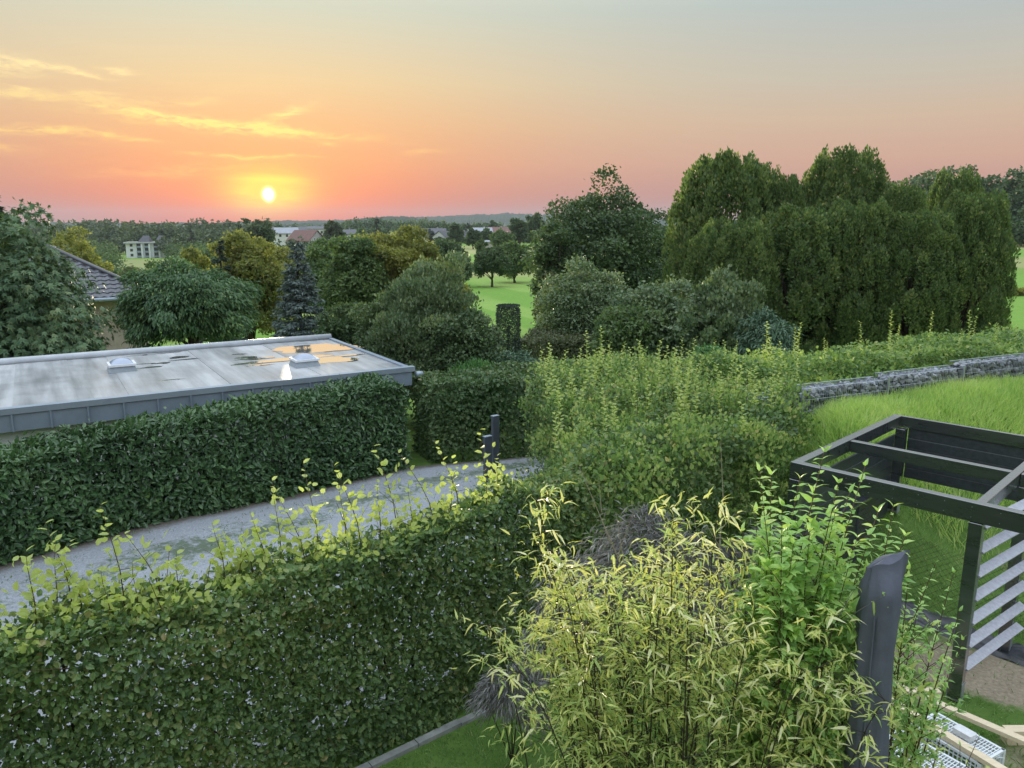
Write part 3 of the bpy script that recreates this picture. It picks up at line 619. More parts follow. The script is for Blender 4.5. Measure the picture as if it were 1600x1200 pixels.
# ================================================================== tiled house behind
E0, E1, EZ = np.array((-22.5, 32.4)), np.array((-16.6, 36.0)), 1.66
ee = (E1 - E0) / np.linalg.norm(E1 - E0); en = np.array((-ee[1], ee[0])); TP = math.tan(R(28)); LE = np.linalg.norm(E1 - E0)
def hp(e, d, lift=0): q = E1 - ee * e + en * d; return np.array((q[0], q[1], EZ + d * TP + lift))
hb_ = hp(3, 2); hb_[2] = T(hb_[0], hb_[1])
house = empty('tiled_house', hb_, 'house with a dark tiled hip roof behind the sweetgum tree', 'house')
HW, HD = 9.0, 8.4
m = MB(); cc = (hp(HW / 2, HD / 2)); m.box((cc[0], cc[1], (EZ - 6) / 2 - .1), (HW / 2 - .45, HD / 2 - .45, (EZ + 6) / 2 - .1), np.array([(-ee[0], -ee[1], 0), (en[0], en[1], 0), (0, 0, 1)])); m.build('wall', M_beige, house)
m = MB(); d2 = HD / 2
V = [hp(0, 0, -.05), hp(HW, 0, -.05), hp(HW - d2, d2, -.05), hp(d2, d2, -.05), hp(0, HD), hp(HW, HD)]
V[4][2] = V[5][2] = EZ - .05
m.add(V, [(0, 3, 2), (0, 2, 1), (0, 4, 3), (4, 5, 2), (4, 2, 3), (5, 1, 2)]); roof_o = m.build('roof', var_attr('roof_under', [(.05, .05, .06), (.06, .06, .07)], .6), house)
tv = []; prof_ = [(-.5, .012), (-.32, .03), (-.15, .05), (.05, .03), (.25, .0), (.5, .004)]
for e_, h_ in prof_: tv += [(e_ * .36, 0, h_ + .03), (e_ * .36, .40, h_)]
tile_me = MB().add(tv, [f for i in range(5) for f in ((2 * i, 2 * i + 2, 2 * i + 3), (2 * i, 2 * i + 3, 2 * i + 1))] + [(0, 1, 1)][:0]).mesh('tile', M_tile)
slope_dir = unit(np.array((en[0], en[1], TP))); ed3 = np.array((-ee[0], -ee[1], 0)); tn = np.cross(ed3, slope_dir); tn = tn if tn[2] > 0 else -tn
cs = math.cos(R(28)); rng = np.random.default_rng(9)
for j in range(13):
    d = j * .36 * cs
    for i in range(26):
        e = .18 + i * .34
        if e < d + .1 or e > 7.4 or e > HW - d: continue
        Q = hp(e, d, .0); M = Matrix(((ed3[0], slope_dir[0], tn[0], Q[0]), (ed3[1], slope_dir[1], tn[1], Q[1]), (ed3[2], slope_dir[2], tn[2], Q[2] + rng.normal(0, .003)), (0, 0, 0, 1)))
        child_world('tile', tile_me, roof_o, M)
m = MB(); m.tube([hp(0, 0, .05), hp(d2, d2, .08)], .10, 7); m.build('hip_ridge', M_tile, house, True)
m = MB(); m.tube([hp(-.1, -.1, -.02), hp(HW, -.1, -.02)], .09, 8); m.build('gutter', M_zinc, house, True)
m = MB(); m.beam(hp(-.05, .12, -.14), hp(HW, .12, -.14), .04, .2); m.build('eaves_board', M_roofrim, house)

# ================================================================== village and far buildings
M_wallw = plain('village_white_wall', (.66, .66, .66), .8, .06, .5); M_wallb = plain('village_grey_wall', (.38, .37, .36), .8, .06, .5)
def rmat(n, c): return plain(n, c, .6, .15, .8)
ROOFS = {'grey': rmat('grey_roof', (.12, .12, .14)), 'brown': rmat('brown_roof', (.17, .085, .07)), 'blue': rmat('pale_roof', (.33, .35, .40)), 'dark': rmat('dark_roof', (.07, .07, .08))}
def far_house(px, Y, w_, d_, top_py, base_py, roof, label, wall='w', rz=0.0, rh=.45, win=3, chim=True):
    x = (px - 800) / FPX * Y / (CP + .2 * SP); zb = ztop(base_py, Y); H = ztop(top_py, Y) - zb; hw = H * (1 - rh); g_ = T(x, Y)
    o = empty('village_house', (x, Y, min(g_, zb)), label, 'house', 'houses of the village in the valley')
    cz, sz = math.cos(rz), math.sin(rz); ax = np.array([(cz, sz, 0), (-sz, cz, 0), (0, 0, 1.)])
    L = lambda a, b_, z_: np.array((x, Y, zb)) + np.array((a, b_, z_)) @ ax
    m = MB(); m.box(L(0, 0, (hw + g_ - zb - 1) / 2 if g_ < zb else hw / 2), (w_ / 2, d_ / 2, (hw - (min(g_ - zb, 0) - 1 if g_ < zb else 0)) / 2), ax)
    m.add([L(-w_ / 2, -d_ / 2, hw), L(-w_ / 2, d_ / 2, hw), L(-w_ / 2, 0, H - .15), L(w_ / 2, -d_ / 2, hw), L(w_ / 2, d_ / 2, hw), L(w_ / 2, 0, H - .15)], [(0, 2, 1), (3, 4, 5)])
    m.build('wall', M_wallw if wall == 'w' else M_wallb, o)
    m = MB(); ov = .5
    for sgn in (-1, 1):
        a0, a1 = L(-w_ / 2 - ov, sgn * (d_ / 2 + ov), hw - .25), L(w_ / 2 + ov, sgn * (d_ / 2 + ov), hw - .25); r0, r1 = L(-w_ / 2 - ov, 0, H), L(w_ / 2 + ov, 0, H); up = np.array((0, 0, .18))
        m.add([a0, a1, r1, r0, a0 + up, a1 + up, r1 + up, r0 + up], [(0, 1, 2), (0, 2, 3), (4, 6, 5), (4, 7, 6), (0, 5, 1), (0, 4, 5), (1, 6, 2), (1, 5, 6), (3, 4, 0), (3, 7, 4)])
    r_ = m.build('roof', ROOFS[roof], o)
    if chim: m = MB(); m.box(L(w_ * .2, d_ * .1, H + .1), (.35, .35, .8), ax); m.build('chimney', M_wallb, r_)
    for i in range(win):
        m = MB(); m.box(L((i + .5) / win * w_ * .9 - w_ * .45, -d_ / 2 - .01, hw * .62), (.55, .05, .65), ax); m.build('window', M_glassd, o)
    for i in range(1 if abs(rz) > .3 else 0):
        m = MB(); m.box(L(-w_ / 2 - .01, 0, hw * 1.02), (.05, .55, .6), ax); m.build('window', M_glassd, o)
    return o
far_house(425, 430, 7, 8, 357, 372, 'grey', 'small white village house at the left end of the far row', rz=.9)
far_house(447, 400, 11, 9, 356, 374, 'blue', 'village house with a pale blue-grey roof', rz=.35)
far_house(478, 330, 12, 10, 360, 384, 'brown', 'village house with a large reddish brown roof under the setting sun', rz=-.5, rh=.65)
far_house(497, 420, 10, 9, 354, 372, 'grey', 'white two-storey village house with a nearly flat grey roof', rh=.18)
far_house(540, 440, 11, 8, 359, 372, 'grey', 'low white village house half hidden beside the olive-green tree', rz=.2, rh=.5)
far_house(470, 520, 16, 10, 355, 366, 'grey', 'long grey-roofed village house behind the pale-roofed one', rz=.05, rh=.6)
far_house(676, 470, 15, 11, 357, 376, 'grey', 'grey-roofed village house left of the white gable', rz=.15, rh=.6)
far_house(692, 430, 9, 9, 361, 378, 'dark', 'dark-roofed village house with a small white gable', rz=1.15, rh=.6)
far_house(716, 440, 17, 11, 362, 376, 'dark', 'long dark-roofed village house right of the small white gable', rz=.05, rh=.7)
far_house(750, 480, 14, 10, 356, 370, 'blue', 'village house with a light grey roof between dark trees', rz=.1, rh=.5)
far_house(778, 500, 13, 10, 355, 369, 'brown', 'brown-roofed village house right of the light grey roof', rz=.4, rh=.6)
far_house(802, 520, 12, 9, 358, 369, 'grey', 'village house with a grey roof near the tall pair of trees', rz=-.2, rh=.55)
far_house(767, 300, 6, 5, 376, 385, 'blue', 'small pale grey shed at the edge of the far meadow', wall='g', rh=.12, win=0, chim=False)

# white apartment building
AY = 430; ax0 = P(201, 400, AY); ax1 = P(258, 400, AY); azb = T(ax0[0], AY); az_t = ztop(380, AY); aw = ax1[0] - ax0[0]; ah = az_t - azb
apt = empty('apartment_building', (ax0[0] + aw / 2, AY, azb), 'white three-storey apartment block with dark balconies below the wooded hill', 'building')
ang = .25; AX = np.array([(math.cos(ang), math.sin(ang), 0), (-math.sin(ang), math.cos(ang), 0), (0, 0, 1.)]); AC = np.array((ax0[0] + aw / 2, AY, azb))
def ap(a, b_, z_): return AC + np.array((a, b_, z_)) @ AX
m = MB(); m.box(ap(0, 4, ah / 2 - 1), (aw / 2, 5, ah / 2 + 1), AX); m.build('wall', plain('white_facade', (.70, .73, .76), .7, .04, .3), apt)
m = MB(); m.box(ap(0, 3.6, ah + .35), (aw / 2 + .8, 6, .35), AX); m.build('roof_slab', M_roofrim, apt)
for cx_, ww in ((-.04, .30), (.34, .20)):
    m = MB(); a, h_ = cx_ * aw, 3.4; hw_ = ww * aw / 2
    V = [ap(a - hw_, -1, ah + .7), ap(a + hw_, -1, ah + .7), ap(a + hw_, 9, ah + .7), ap(a - hw_, 9, ah + .7), ap(a - hw_ * .3, 4, ah + .7 + h_), ap(a + hw_ * .7, 4, ah + .7 + h_)]
    m.add(V, [(0, 1, 5), (0, 5, 4), (2, 3, 4), (2, 4, 5), (3, 0, 4), (1, 2, 5)]); m.build('roof', ROOFS['dark'], apt)
for cx_ in (-.17, .03, .26):
    m = MB(); m.box(ap(cx_ * aw, -1.05, ah / 2), (aw * .055, .12, ah / 2), AX); m.build('balcony_recess', M_glassd, apt)
    for f in range(3):
        m = MB(); m.box(ap(cx_ * aw, -1.5, ah * (f + .28) / 3), (aw * .055, .45, .5), AX); m.build('balcony', M_zincd, apt)
for cx_ in (-.09, .10, .345):
    m = MB(); m.box(ap(cx_ * aw, -1.5, ah / 2 - .3), (aw * .022, .5, ah / 2), AX); m.build('fin_wall', M_white, apt)
for f in range(3):
    m = MB(); m.box(ap(-.36 * aw, -1.02, ah * (f + .6) / 3), (.7, .08, .7), AX); m.build('window', M_glassd, apt)

# ================================================================== trees, from far to near
def wood(name, rows, label, mat, seed, leafs=320, L=2.0, up=1.0):
    """a far-off wood read as one mass: crowns of real foliage joined into one object; rows of (px0, px1, Y, top_py, jitter_px, crown_px, step_px)"""
    rng = np.random.default_rng(seed); mb = MB()
    for px0, px1, Y, tp, jit, cpx, step in rows:
        for px in np.arange(px0, px1, step):
            px_ = px + rng.uniform(-.4, .4) * step; Yq = Y * rng.uniform(.93, 1.07); top = tp(px_) if callable(tp) else tp
            x = (px_ - 800) / FPX * Yq / (CP + .2 * SP); zb = T(x, Yq); zt = ztop(top + rng.uniform(-jit, jit), Yq); Rr = cpx / 2 * Yq / FPX * rng.uniform(.75, 1.25)
            H = max(zt - zb, 2.5); Rz = max(H * .5, .5)
            c, r = clumps_round(rng, Rr, Rz, 0, 16, .42, -.6, .16); c += np.array((x, Yq, zb + H - Rz)); r *= 1.05
            base = rng.uniform(-.22, .22); m2 = MB(); crown(m2, rng, c, r, leafs, L * Yq / 430, L * .75 * Yq / 430, DIA, 'round', .05)
            mb.add(m2.V[0], m2.F[0], np.clip(m2.A[0] + base, 0, 1))
            mb.tube([(x, Yq, zb - .5), (x, Yq, zb + H * .7)], [H * .02, H * .008], 4)
    o = mb.build(name, mat, stuff=True); return tag(o, label)
lerp = lambda *pts: (lambda x: float(np.interp(x, [p[0] for p in pts], [p[1] for p in pts])))
wood('far_wood', [(40, 440, 640, lerp((60, 350), (100, 348), (200, 346), (290, 345), (400, 346), (440, 352)), 3, 34, 17),
                  (30, 430, 540, lerp((60, 362), (200, 356), (300, 354), (430, 360)), 5, 34, 18), (20, 200, 470, 372, 5, 34, 19), (262, 420, 460, 366, 5, 36, 20)], 'dense dark wood along the skyline left of the sun', M_wood, 31)
wood('valley_wood', [(60, 178, 360, lerp((60, 385), (130, 372), (200, 384)), 5, 24, 13), (262, 340, 380, 376, 5, 26, 14), (290, 420, 330, 382, 6, 24, 15), (110, 180, 300, 396, 4, 22, 13), (170, 330, 240, lerp((170, 416), (230, 424), (330, 410)), 5, 26, 15)], 'lighter green trees filling the valley round the apartment block', M_green, 32, L=1.2)
wood('village_wood', [(405, 560, 620, lerp((405, 356), (430, 352), (560, 352)), 3, 20, 10), (540, 700, 700, lerp((540, 345), (590, 342), (700, 347)), 3, 22, 10), (640, 860, 620, lerp((640, 350), (860, 350)), 3, 18, 9), (510, 600, 480, 357, 4, 22, 11), (405, 540, 300, 376, 4, 20, 11), (690, 840, 420, 372, 3, 14, 11)], 'mixed trees between and behind the village houses', M_dark, 33, L=1.3)
wood('field_wood', [(1380, 1800, 260, lerp((1400, 280), (1430, 262), (1480, 258), (1560, 256), (1620, 264), (1800, 280)), 5, 60, 26), (1380, 1800, 232, lerp((1400, 310), (1480, 300), (1600, 300), (1800, 310)), 8, 56, 26), (1560, 1800, 222, 345, 8, 50, 24)], 'tall dark wood behind the green field at the far right', M_dark, 34, leafs=1300, L=2.1)

def rt(*a, **k): return round_tree(*a, **k)
# middle distance trees, one by one
rt('tree', 412, 250, 40, 341, 'tall dark tree standing just left below the sun', M_wood, n=5000, L=.9, W=.65, nc=26, bare=.1)
rt('tree', 388, 300, 34, 346, 'broad tree crown left of the tall dark tree under the sun', M_wood, n=3500, L=1.0, W=.7, nc=22, bare=.1)
rt('tree', 345, 240, 44, 378, 'pale rounded tree in the valley right of the apartment block', M_green, n=4000, L=.8, W=.6, nc=26)
rt('tree', 525, 330, 30, 344, 'dusky round tree among the village roofs', M_wood, n=3500, L=1.0, W=.7, nc=22)
rt('tree', 547, 120, 60, 372, 'pale green rounded tree behind the olive-green trees', M_green, n=7000, L=.4, W=.3, nc=34)
rt('tree', 714, 330, 22, 348, 'dense dark tree between two village houses', M_dark, n=3000, L=.9, W=.6, nc=22, bare=.05)
rt('tree', 740, 300, 22, 357, 'grey-green tree in front of the light grey village roof', M_dark, n=3000, L=.8, W=.55, nc=22)
rt('tree', 762, 310, 20, 359, 'grey-green tree beside the far pale shed', M_dark, n=3000, L=.8, W=.55, nc=22)
rt('tree', 771, 560, 16, 346, 'round tree on the skyline above the brown village roof', M_dark, n=1500, L=1.5, W=1.0, nc=16)
rt('tree', 785, 250, 34, 362, 'light green bushy tree right of the far pale shed', M_green, n=4000, L=.7, W=.5, nc=24, bare=.05)
rt('tree', 812, 300, 26, 340, 'left tree of the tall dark pair by the far meadow', M_dark, n=5000, L=.8, W=.55, nc=26, bare=.12)
rt('tree', 836, 310, 30, 334, 'right tree of the tall dark pair by the far meadow', M_dark, n=5000, L=.8, W=.55, nc=26, bare=.12)
rt('tree', 752, 190, 17, 374, 'small young tree alone in the far meadow', M_green, n=3000, L=.45, W=.3, nc=20, bare=.1)
rt('bush', 696, 130, 62, 374, 'wide dark bushy tree at the left edge of the far meadow', M_dark, n=8000, L=.42, W=.3, nc=36, bare=.03)
rt('bush', 722, 105, 34, 392, 'greyish bush at the meadow edge behind the big shrub', M_grey, n=4500, L=.32, W=.22, nc=24, bare=.02)
rt('bush', 705, 85, 40, 402, 'pale blue-green bush beside the sandy meadow strip', M_grey, n=5000, L=.28, W=.18, nc=24, bare=.02)
rt('tree', 769, 107, 58, 388, 'round meadow tree with a forked trunk', M_dark, n=16000, L=.30, W=.21, nc=52, bare=.20, low=-.6, cr=.30)
rt('tree', 804, 116, 54, 378, 'leafy meadow tree close behind the fork-trunked one', M_green, n=15000, L=.32, W=.22, nc=50, bare=.08, cr=.30)
rt('tree', 940, 48, 210, 283, 'tall broad dark green tree in the middle of the skyline', M_dark, n=38000, L=.22, W=.15, nc=130, bare=.04, cr=.20, rough=.2, low=-.9)
rt('tree', 1010, 52, 110, 326, 'lower dark tree at the right shoulder of the tall broad one', M_dark, n=16000, L=.22, W=.15, nc=50, bare=.03)
rt('tree', 870, 44, 70, 338, 'narrow dark tree at the left shoulder of the tall broad one', M_dark, n=14000, L=.2, W=.13, nc=46, bare=.02)
rt('tree', 1572, 62, 110, 452, 'light green bushy tree at the right edge beyond the grey path', M_olive, n=10000, L=.28, W=.16, nc=36, bare=.03)
rt('tree', 115, 58, 90, 352, 'yellowish green tree top behind the ridge of the tiled house', M_olive, n=12000, L=.24, W=.15, nc=40)
rt('tree', 152, 62, 60, 388, 'olive bush top behind the tiled roof slope', M_olive, n=8000, L=.24, W=.15, nc=30)
rt('bush', 205, 75, 56, 406, 'dull olive bush beyond the tiled roof', M_brown, n=6000, L=.26, W=.18, nc=28, bare=.03)
rt('bush', 255, 70, 70, 414, 'green bush between the dull olive bush and the dome tree', M_green, n=6000, L=.26, W=.18, nc=28, bare=.03)
rt('tree', 306, 46, 64, 384, 'yellow-green tree left of the small dark spruce', M_olive, n=16000, L=.2, W=.12, nc=50, mode='up')
rt('tree', 385, 44, 118, 357, 'golden olive tree behind the small dark spruce', M_olive, n=30000, L=.2, W=.13, nc=70, cr=.27)
rt('tree', 428, 60, 90, 374, 'brownish green tree behind the blue spruce', M_olive, n=16000, L=.24, W=.16, nc=48)
rt('tree', 505, 56, 84, 374, 'dark olive tree right of the blue spruce', M_green, n=16000, L=.24, W=.16, nc=48)
conifer('spruce', 348, 38, 92, 370, 'small dark spruce in front of the golden olive tree', M_conifer, n=7000, L=.26, W=.08)
conifer('spruce', 467, 34, 128, 368, 'blue-grey spruce with a pointed top beyond the flat roof', M_spruce, n=24000, L=.22, W=.07)
conifer('spruce', 306, 420, 14, 350, 'tiny dark conifer tip rising from the far wood', M_conifer, n=1200, L=1.4, W=.6)
conifer('spruce', 592, 380, 15, 335, 'pointed conifer on the skyline above the big olive tree', M_conifer, n=1600, L=1.2, W=.5)
conifer('spruce', 675, 380, 12, 350, 'small dark conifer beside the white-gabled village house', M_conifer, n=1200, L=1.2, W=.5)
conifer('spruce', 735, 430, 15, 342, 'narrow conifer standing above the village roofs', M_conifer, n=1400, L=1.3, W=.5)
rt('tree', 560, 40, 96, 356, 'dark olive tree at the left side of the big yellow-olive tree', M_green, n=22000, L=.19, W=.12, nc=60)
rt('tree', 625, 42, 156, 348, 'big yellow-olive tree in the middle distance', M_olive, n=38000, L=.19, W=.115, nc=130, cr=.19, low=-.85, rough=.2)
rt('tree', 690, 40, 84, 408, 'lower yellow-olive tree right of the big one', M_olive, n=14000, L=.18, W=.11, nc=44)
# fastigiate hornbeams: three shared crowns, eight trees
flames = []
for s_ in range(3):
    rg = np.random.default_rng(60 + s_); c, r = clumps_flame(rg, 1.0 * 2.4, 8.0, 520)
    mb = crown(MB(), rg, c, r, 68000, .14, .084, DIA, 'flame', .04, np.array((0, 0, 3.2)), .6)
    zs_ = max(float(v[:, 2].max()) for v in mb.V) * .975; flames.append((zs_, mb.mesh('crown', M_flame), trunk_mesh('trunk', rg, 1.2, 6.5, .16, c, 12)))
FL = [(1128, 33, 190, 241, 'leftmost column-shaped hornbeam of the dark group, with the broad top'), (1206, 32.5, 104, 262, 'slim column hornbeam second from the left, before the dip in the skyline'), (1305, 34, 150, 231, 'tallest column hornbeam, in the middle of the dark group'),
      (1246, 30, 180, 322, 'low front column hornbeam below the dip in the skyline'), (1388, 33, 120, 282, 'column hornbeam right of the tallest one'), (1474, 36, 96, 264, 'slender column hornbeam in front of the far right wood'),
      (1508, 29.5, 132, 300, 'rightmost round-bellied column hornbeam by the grey path'), (1422, 29, 150, 322, 'front column hornbeam left of the round-bellied one'), (1140, 29, 160, 340, 'front column hornbeam behind the pale-tipped shrubs'), (1335, 29.5, 140, 312, 'front column hornbeam below the tallest one'), (1250, 34.5, 110, 274, 'column hornbeam filling the dip left of the tallest one')]
for i, (px, Y, wp, tp, lab) in enumerate(FL):
    b = spot(px, Y); H = ztop(tp, Y) - b[2]; Rr = wp / 2 * Y / FPX * 1.05; zs_, cm, tmsh = flames[i % 3]
    tree_at('column_hornbeam', b, cm, tmsh, lab, 'tree', 'group of column hornbeams', i * 1.9 + (3.1 if i == 2 else 0), (Rr / 2.3, Rr / 2.3, H / zs_))
# shrub belt in front of them
rt('shrub', 915, 31, 168, 404, 'yellow-edged rounded shrub left in the shrub belt', M_grey, n=30000, L=.13, W=.085, nc=80, bare=.01, cr=.24, rough=.08, cat='shrub')
rt('shrub', 868, 33, 70, 420, 'small dull olive shrub beside the mown meadow', M_brown, n=9000, L=.13, W=.085, nc=36, rough=.08, bare=.01, cat='shrub')
rt('shrub', 1040, 27, 190, 436, 'broad green shrub with pale leaf tips in the shrub belt', M_grey, n=30000, L=.14, W=.095, nc=80, bare=.01, cr=.24, cat='shrub')
rt('shrub', 1130, 25.5, 150, 432, 'loose shrub with pale seed heads before the column hornbeams', M_grey, n=20000, L=.14, W=.09, nc=60, bare=.01, cr=.26, cat='shrub', mode='up')
rt('shrub', 985, 26, 120, 470, 'dark leafy shrub low in the middle of the belt', M_green, n=14000, L=.14, W=.10, nc=50, bare=.01, cat='shrub')
rt('shrub', 1205, 24, 100, 478, 'blue-green drooping shrub below the column hornbeams', M_bluebush, n=11000, L=.16, W=.05, nc=44, bare=.02, cat='shrub', mode='droop')
rt('shrub', 1128, 20, 100, 534, 'bright green low shrub behind the overgrown hedge', M_juniper, n=9000, L=.09, W=.05, nc=44, bare=.01, cat='shrub')
rt('shrub', 660, 22.0, 190, 402, 'large loose shrub with upright twigs right of the flat roof', M_grey, n=44000, L=.11, W=.062, nc=150, bare=.01, cr=.18, rough=.2, cat='shrub', mode='up', tail=.14, low=-.95)
rt('shrub', 600, 23.0, 100, 455, 'dense dark shrub against the right edge of the flat roof', M_dark, n=18000, L=.11, W=.07, nc=60, bare=.01, cat='shrub', low=-.95)
rt('shrub', 720, 20.5, 110, 482, 'dark ivy-like lower shrub under the loose upright one', M_dark, n=16000, L=.10, W=.07, nc=60, bare=.01, cat='shrub', low=-.95)
rt('shrub', 535, 26.0, 86, 470, 'dark round bush behind the far corner of the flat roof', M_dark, n=12000, L=.13, W=.08, nc=44, bare=.01, cat='shrub')
rt('shrub', 770, 24, 40, 478, 'small dark arching shrub left of the clipped column', M_grey, n=4000, L=.12, W=.06, nc=26, bare=.02, cat='shrub', mode='droop')
# blue-green round bush, juniper, topiary, dark hedge behind
def low_bush(name, px, Y, wpx, top_py, label, mat, n, L, W, mode):
    _seed[0] += 1; rg = np.random.default_rng(_seed[0]); b = spot(px, Y); H = ztop(top_py, Y) - b[2]; Rx = wpx / 2 * Y / FPX
    c, r = clumps_round(rg, Rx, H * .6, H * .42, 60, .3, -.5, .12); mb = crown(MB(), rg, c, r, n, L, W, DIA, mode, .1)
    return tree_at(name, b, mb.mesh('crown', mat), trunk_mesh('trunk', rg, .2, H * .6, .05, c, 10), label, 'bush')
low_bush('bush', 812, 21.5, 84, 536, 'rounded blue-green bush in front of the clipped column', M_bluebush, 12000, .11, .04, 'droop')
low_bush('bush', 758, 22.5, 60, 540, 'low grey-blue bush left of the rounded blue-green one', M_bluebush, 7000, .11, .04, 'droop')
low_bush('juniper', 742, 19.3, 120, 562, 'spreading bright green juniper behind the dark clipped hedge', M_juniper, 18000, .12, .03, 'up')
b = spot(794, 27); tz = ztop(477, 27); rg = np.random.default_rng(71); n = 14000; Rt = 19 * 27 / FPX; H = tz - b[2]
th = rg.uniform(0, 6.283, n); v = rg.random(n) ** .9; zt_ = v * H; rr = Rt * np.where(zt_ > H - .35, np.sqrt(np.clip(1 - ((zt_ - H + .35) / .35) ** 2, 0, 1)) * .35 + .65 * (1 - sstep(H - .12, H, zt_)), 1) * (1 - .12 * rg.random(n))
p = np.column_stack([rr * np.cos(th), rr * np.sin(th), zt_]); top = rg.random(n) < .1; p[top, :2] *= np.sqrt(rg.random((top.sum(), 1))); p[top, 2] = H - .02
nr = unit(np.column_stack([np.cos(th), np.sin(th), .3 + 0 * th]) + rdir(n, rg) * .5)
mb = MB(); mb.leaves(p, rdir(n, rg) + np.array((0, 0, .5)), nr, .07, .03, DIA, np.clip(rg.normal(.3, .2, n), 0, 1))
tb = MB(); tb.tube([(0, 0, -.1), (0, 0, H * .8)], [.08, .03], 6)
tree_at('topiary', b, mb.mesh('crown', M_conifer), tb.mesh('trunk', M_bark), 'clipped dark yew column with a rounded top before the meadow', 'topiary')
# left-hand garden trees
rg = np.random.default_rng(80); b = spot(2, 23.5); H = ztop(336, 23.5) - b[2]
c, r = clumps_round(rg, 2.5, H * .52, H * .53, 90, .26, -.9, .09); c2, r2 = clumps_round(rg, 1.3, 1.4, H * .30, 26, .36, -.9, .15); c2[:, 0] += 1.9; c2[:, 1] -= .5
c3, r3 = clumps_round(rg, .9, 1.1, H * .12, 16, .4, -.9, .2); c3[:, 0] += 2.9; c3[:, 1] -= .6
c, r = np.concatenate([c, c2, c3]), np.concatenate([r, r2, r3])
mb = crown(MB(), rg, c, r, 16500, .235, .235, STAR, 'droop', .12, np.array((0, 0, H * .4)), .8)
tree_at('sweetgum_tree', b, mb.mesh('crown', M_sweetgum), trunk_mesh('trunk', rg, H * .2, H * .85, .16, c, 14), 'big star-leaved sweetgum at the left edge behind the flat roof', 'tree')
conifer('pine', 2, 30, 110, 296, 'dark conifer showing its tip above the sweetgum', M_conifer, n=14000, L=.34, W=.10)
rg = np.random.default_rng(82); b = spot(291, 25.5); zt_ = ztop(416, 25.5); H = zt_ - b[2]; Rx = 104 * 25.5 / FPX
c, r = clumps_round(rg, Rx, 1.5, H - 1.42, 80, .30, -.7, .14); mb = crown(MB(), rg, c, r, 48000, .17, .058, DIA, 'droop', .07, np.array((0, 0, H - 2.2)), .6)
tree_at('dome_tree', b, mb.mesh('crown', M_dome), trunk_mesh('trunk', rg, H - 2.4, H - .8, .12, c, 14), 'dense dome-shaped tree with drooping leaves behind the flat roof', 'tree')

# ================================================================== hedges
def flat(z0, amp=.05, ph=0, f=1.0): return lambda x, y: z0 + amp * wob(np.asarray(x) * f, np.asarray(y) * f, 1.0, ph)
def stems(parent, pts, h, rng, r=.018):
    for q in pts:
        z = T(*q); m_ = MB(); k_ = rng.normal(0, .04, (3, 2)); m_.tube([(q[0], q[1], z - .05), (q[0] + k_[0, 0], q[1] + k_[0, 1], z + h * .4), (q[0] + k_[1, 0], q[1] + k_[1, 1], z + h * .9)], [r * rng.uniform(.8, 1.4), r * .8, r * .4], 6)
        m_.build('stem', M_bark, parent)
# dark beech hedge behind the juniper
rng = np.random.default_rng(40)
poly = [P(800, 560, 27)[:2], P(960, 560, 27)[:2], P(1010, 560, 29)[:2], P(835, 548, 30)[:2]]; poly = [np.array(q) for q in poly]
h1 = empty('hedge', (*np.mean(poly, 0), T(*np.mean(poly, 0))), 'dull dark beech hedge at the foot of the meadow right of the clipped column', 'hedge')
mb = MB(); hedge_foliage(mb, rng, poly, flat(ztop(527, 28), .1), 420, .11, .07, DIA, .12); mb.build('foliage', M_brown, h1, stuff=True)
# clipped hedge beyond the gap (far side of the path)
poly = [np.array(q) for q in ((-1.75, 16.5), (.35, 17.3), (2.2, 18.3), (1.5, 19.6), (-.4, 18.9), (-2.4, 18.0))]
h2 = empty('hedge', (*np.mean(poly, 0), -.6), 'clipped dark beech hedge between the gap and the grey posts', 'hedge')
mb = MB(); hedge_foliage(mb, rng, poly, flat(1.45, .06), 500, .09, .066, OV4, .06, cbias=-.05, topdens=1.3); mb.build('foliage', M_beech, h2, stuff=True)
stems(h2, [np.array((-1.6, 16.8)) + np.array((.93, .37)) * s for s in np.arange(0, 2.4, .5)], 1.7, rng)
# laurel hedge
LT = lambda x, y: np.interp(np.asarray(y, float), [6, 10.5, 12.5, 14.2, 16.3, 18], [1.50, 1.53, 1.60, 1.63, 1.58, 1.5]) + .05 * wob(np.asarray(x), np.asarray(y), 1.4, 2)
dl = unit(np.array((5.3, 5.65))); nl = np.array((-dl[1], dl[0])); L0, L1 = np.array((-9.6, 8.25)), np.array((-2.28, 16.05))
poly = [L0, L1, L1 + nl * 1.05, L0 + nl * 1.05]
h3 = empty('laurel_hedge', (*((L0 + L1) / 2), -.1), 'glossy dark cherry laurel hedge along the gravel path', 'hedge')
mb = MB(); hedge_foliage(mb, rng, poly, LT, 1050, .118, .056, OV4, .07, depth=.22, topdens=1.2, sides=(0, 1)); hedge_foliage(mb, rng, poly, LT, 380, .15, .095, DIA, .07, depth=.4, topdens=.01, sides=(2, 3)); mb.build('foliage', M_laurel, h3, stuff=True)
# dim inner twigs so the hedge has a body behind its leaves
m = MB()
for i in range(420):
    s, u_ = rng.random(), rng.uniform(.2, .8); q = L0 + (L1 - L0) * s + nl * u_ * 1.05; z = T(*q); e_ = rng.normal(0, .3, 3); e_[2] = abs(e_[2]) * 2 + 1.0
    m.tube([(q[0], q[1], z + rng.uniform(0, .6)), (q[0] + e_[0] * .5, q[1] + e_[1] * .5, z + min(e_[2], 1.5))], [.014, .005], 4)
m.build('twigs', M_bark, h3, stuff=True)
stems(h3, [L0 + (L1 - L0) * s + nl * .5 for s in np.linspace(.02, .98, 16)], 1.6, rng, .022)
m = MB(); q = L1 + dl * .10 + nl * .3; m.box((q[0], q[1], -.1), (.09, .12, .42)); tag(m.build('gate_pier', M_render), 'pale rendered pier at the end of the laurel hedge', 'pier')

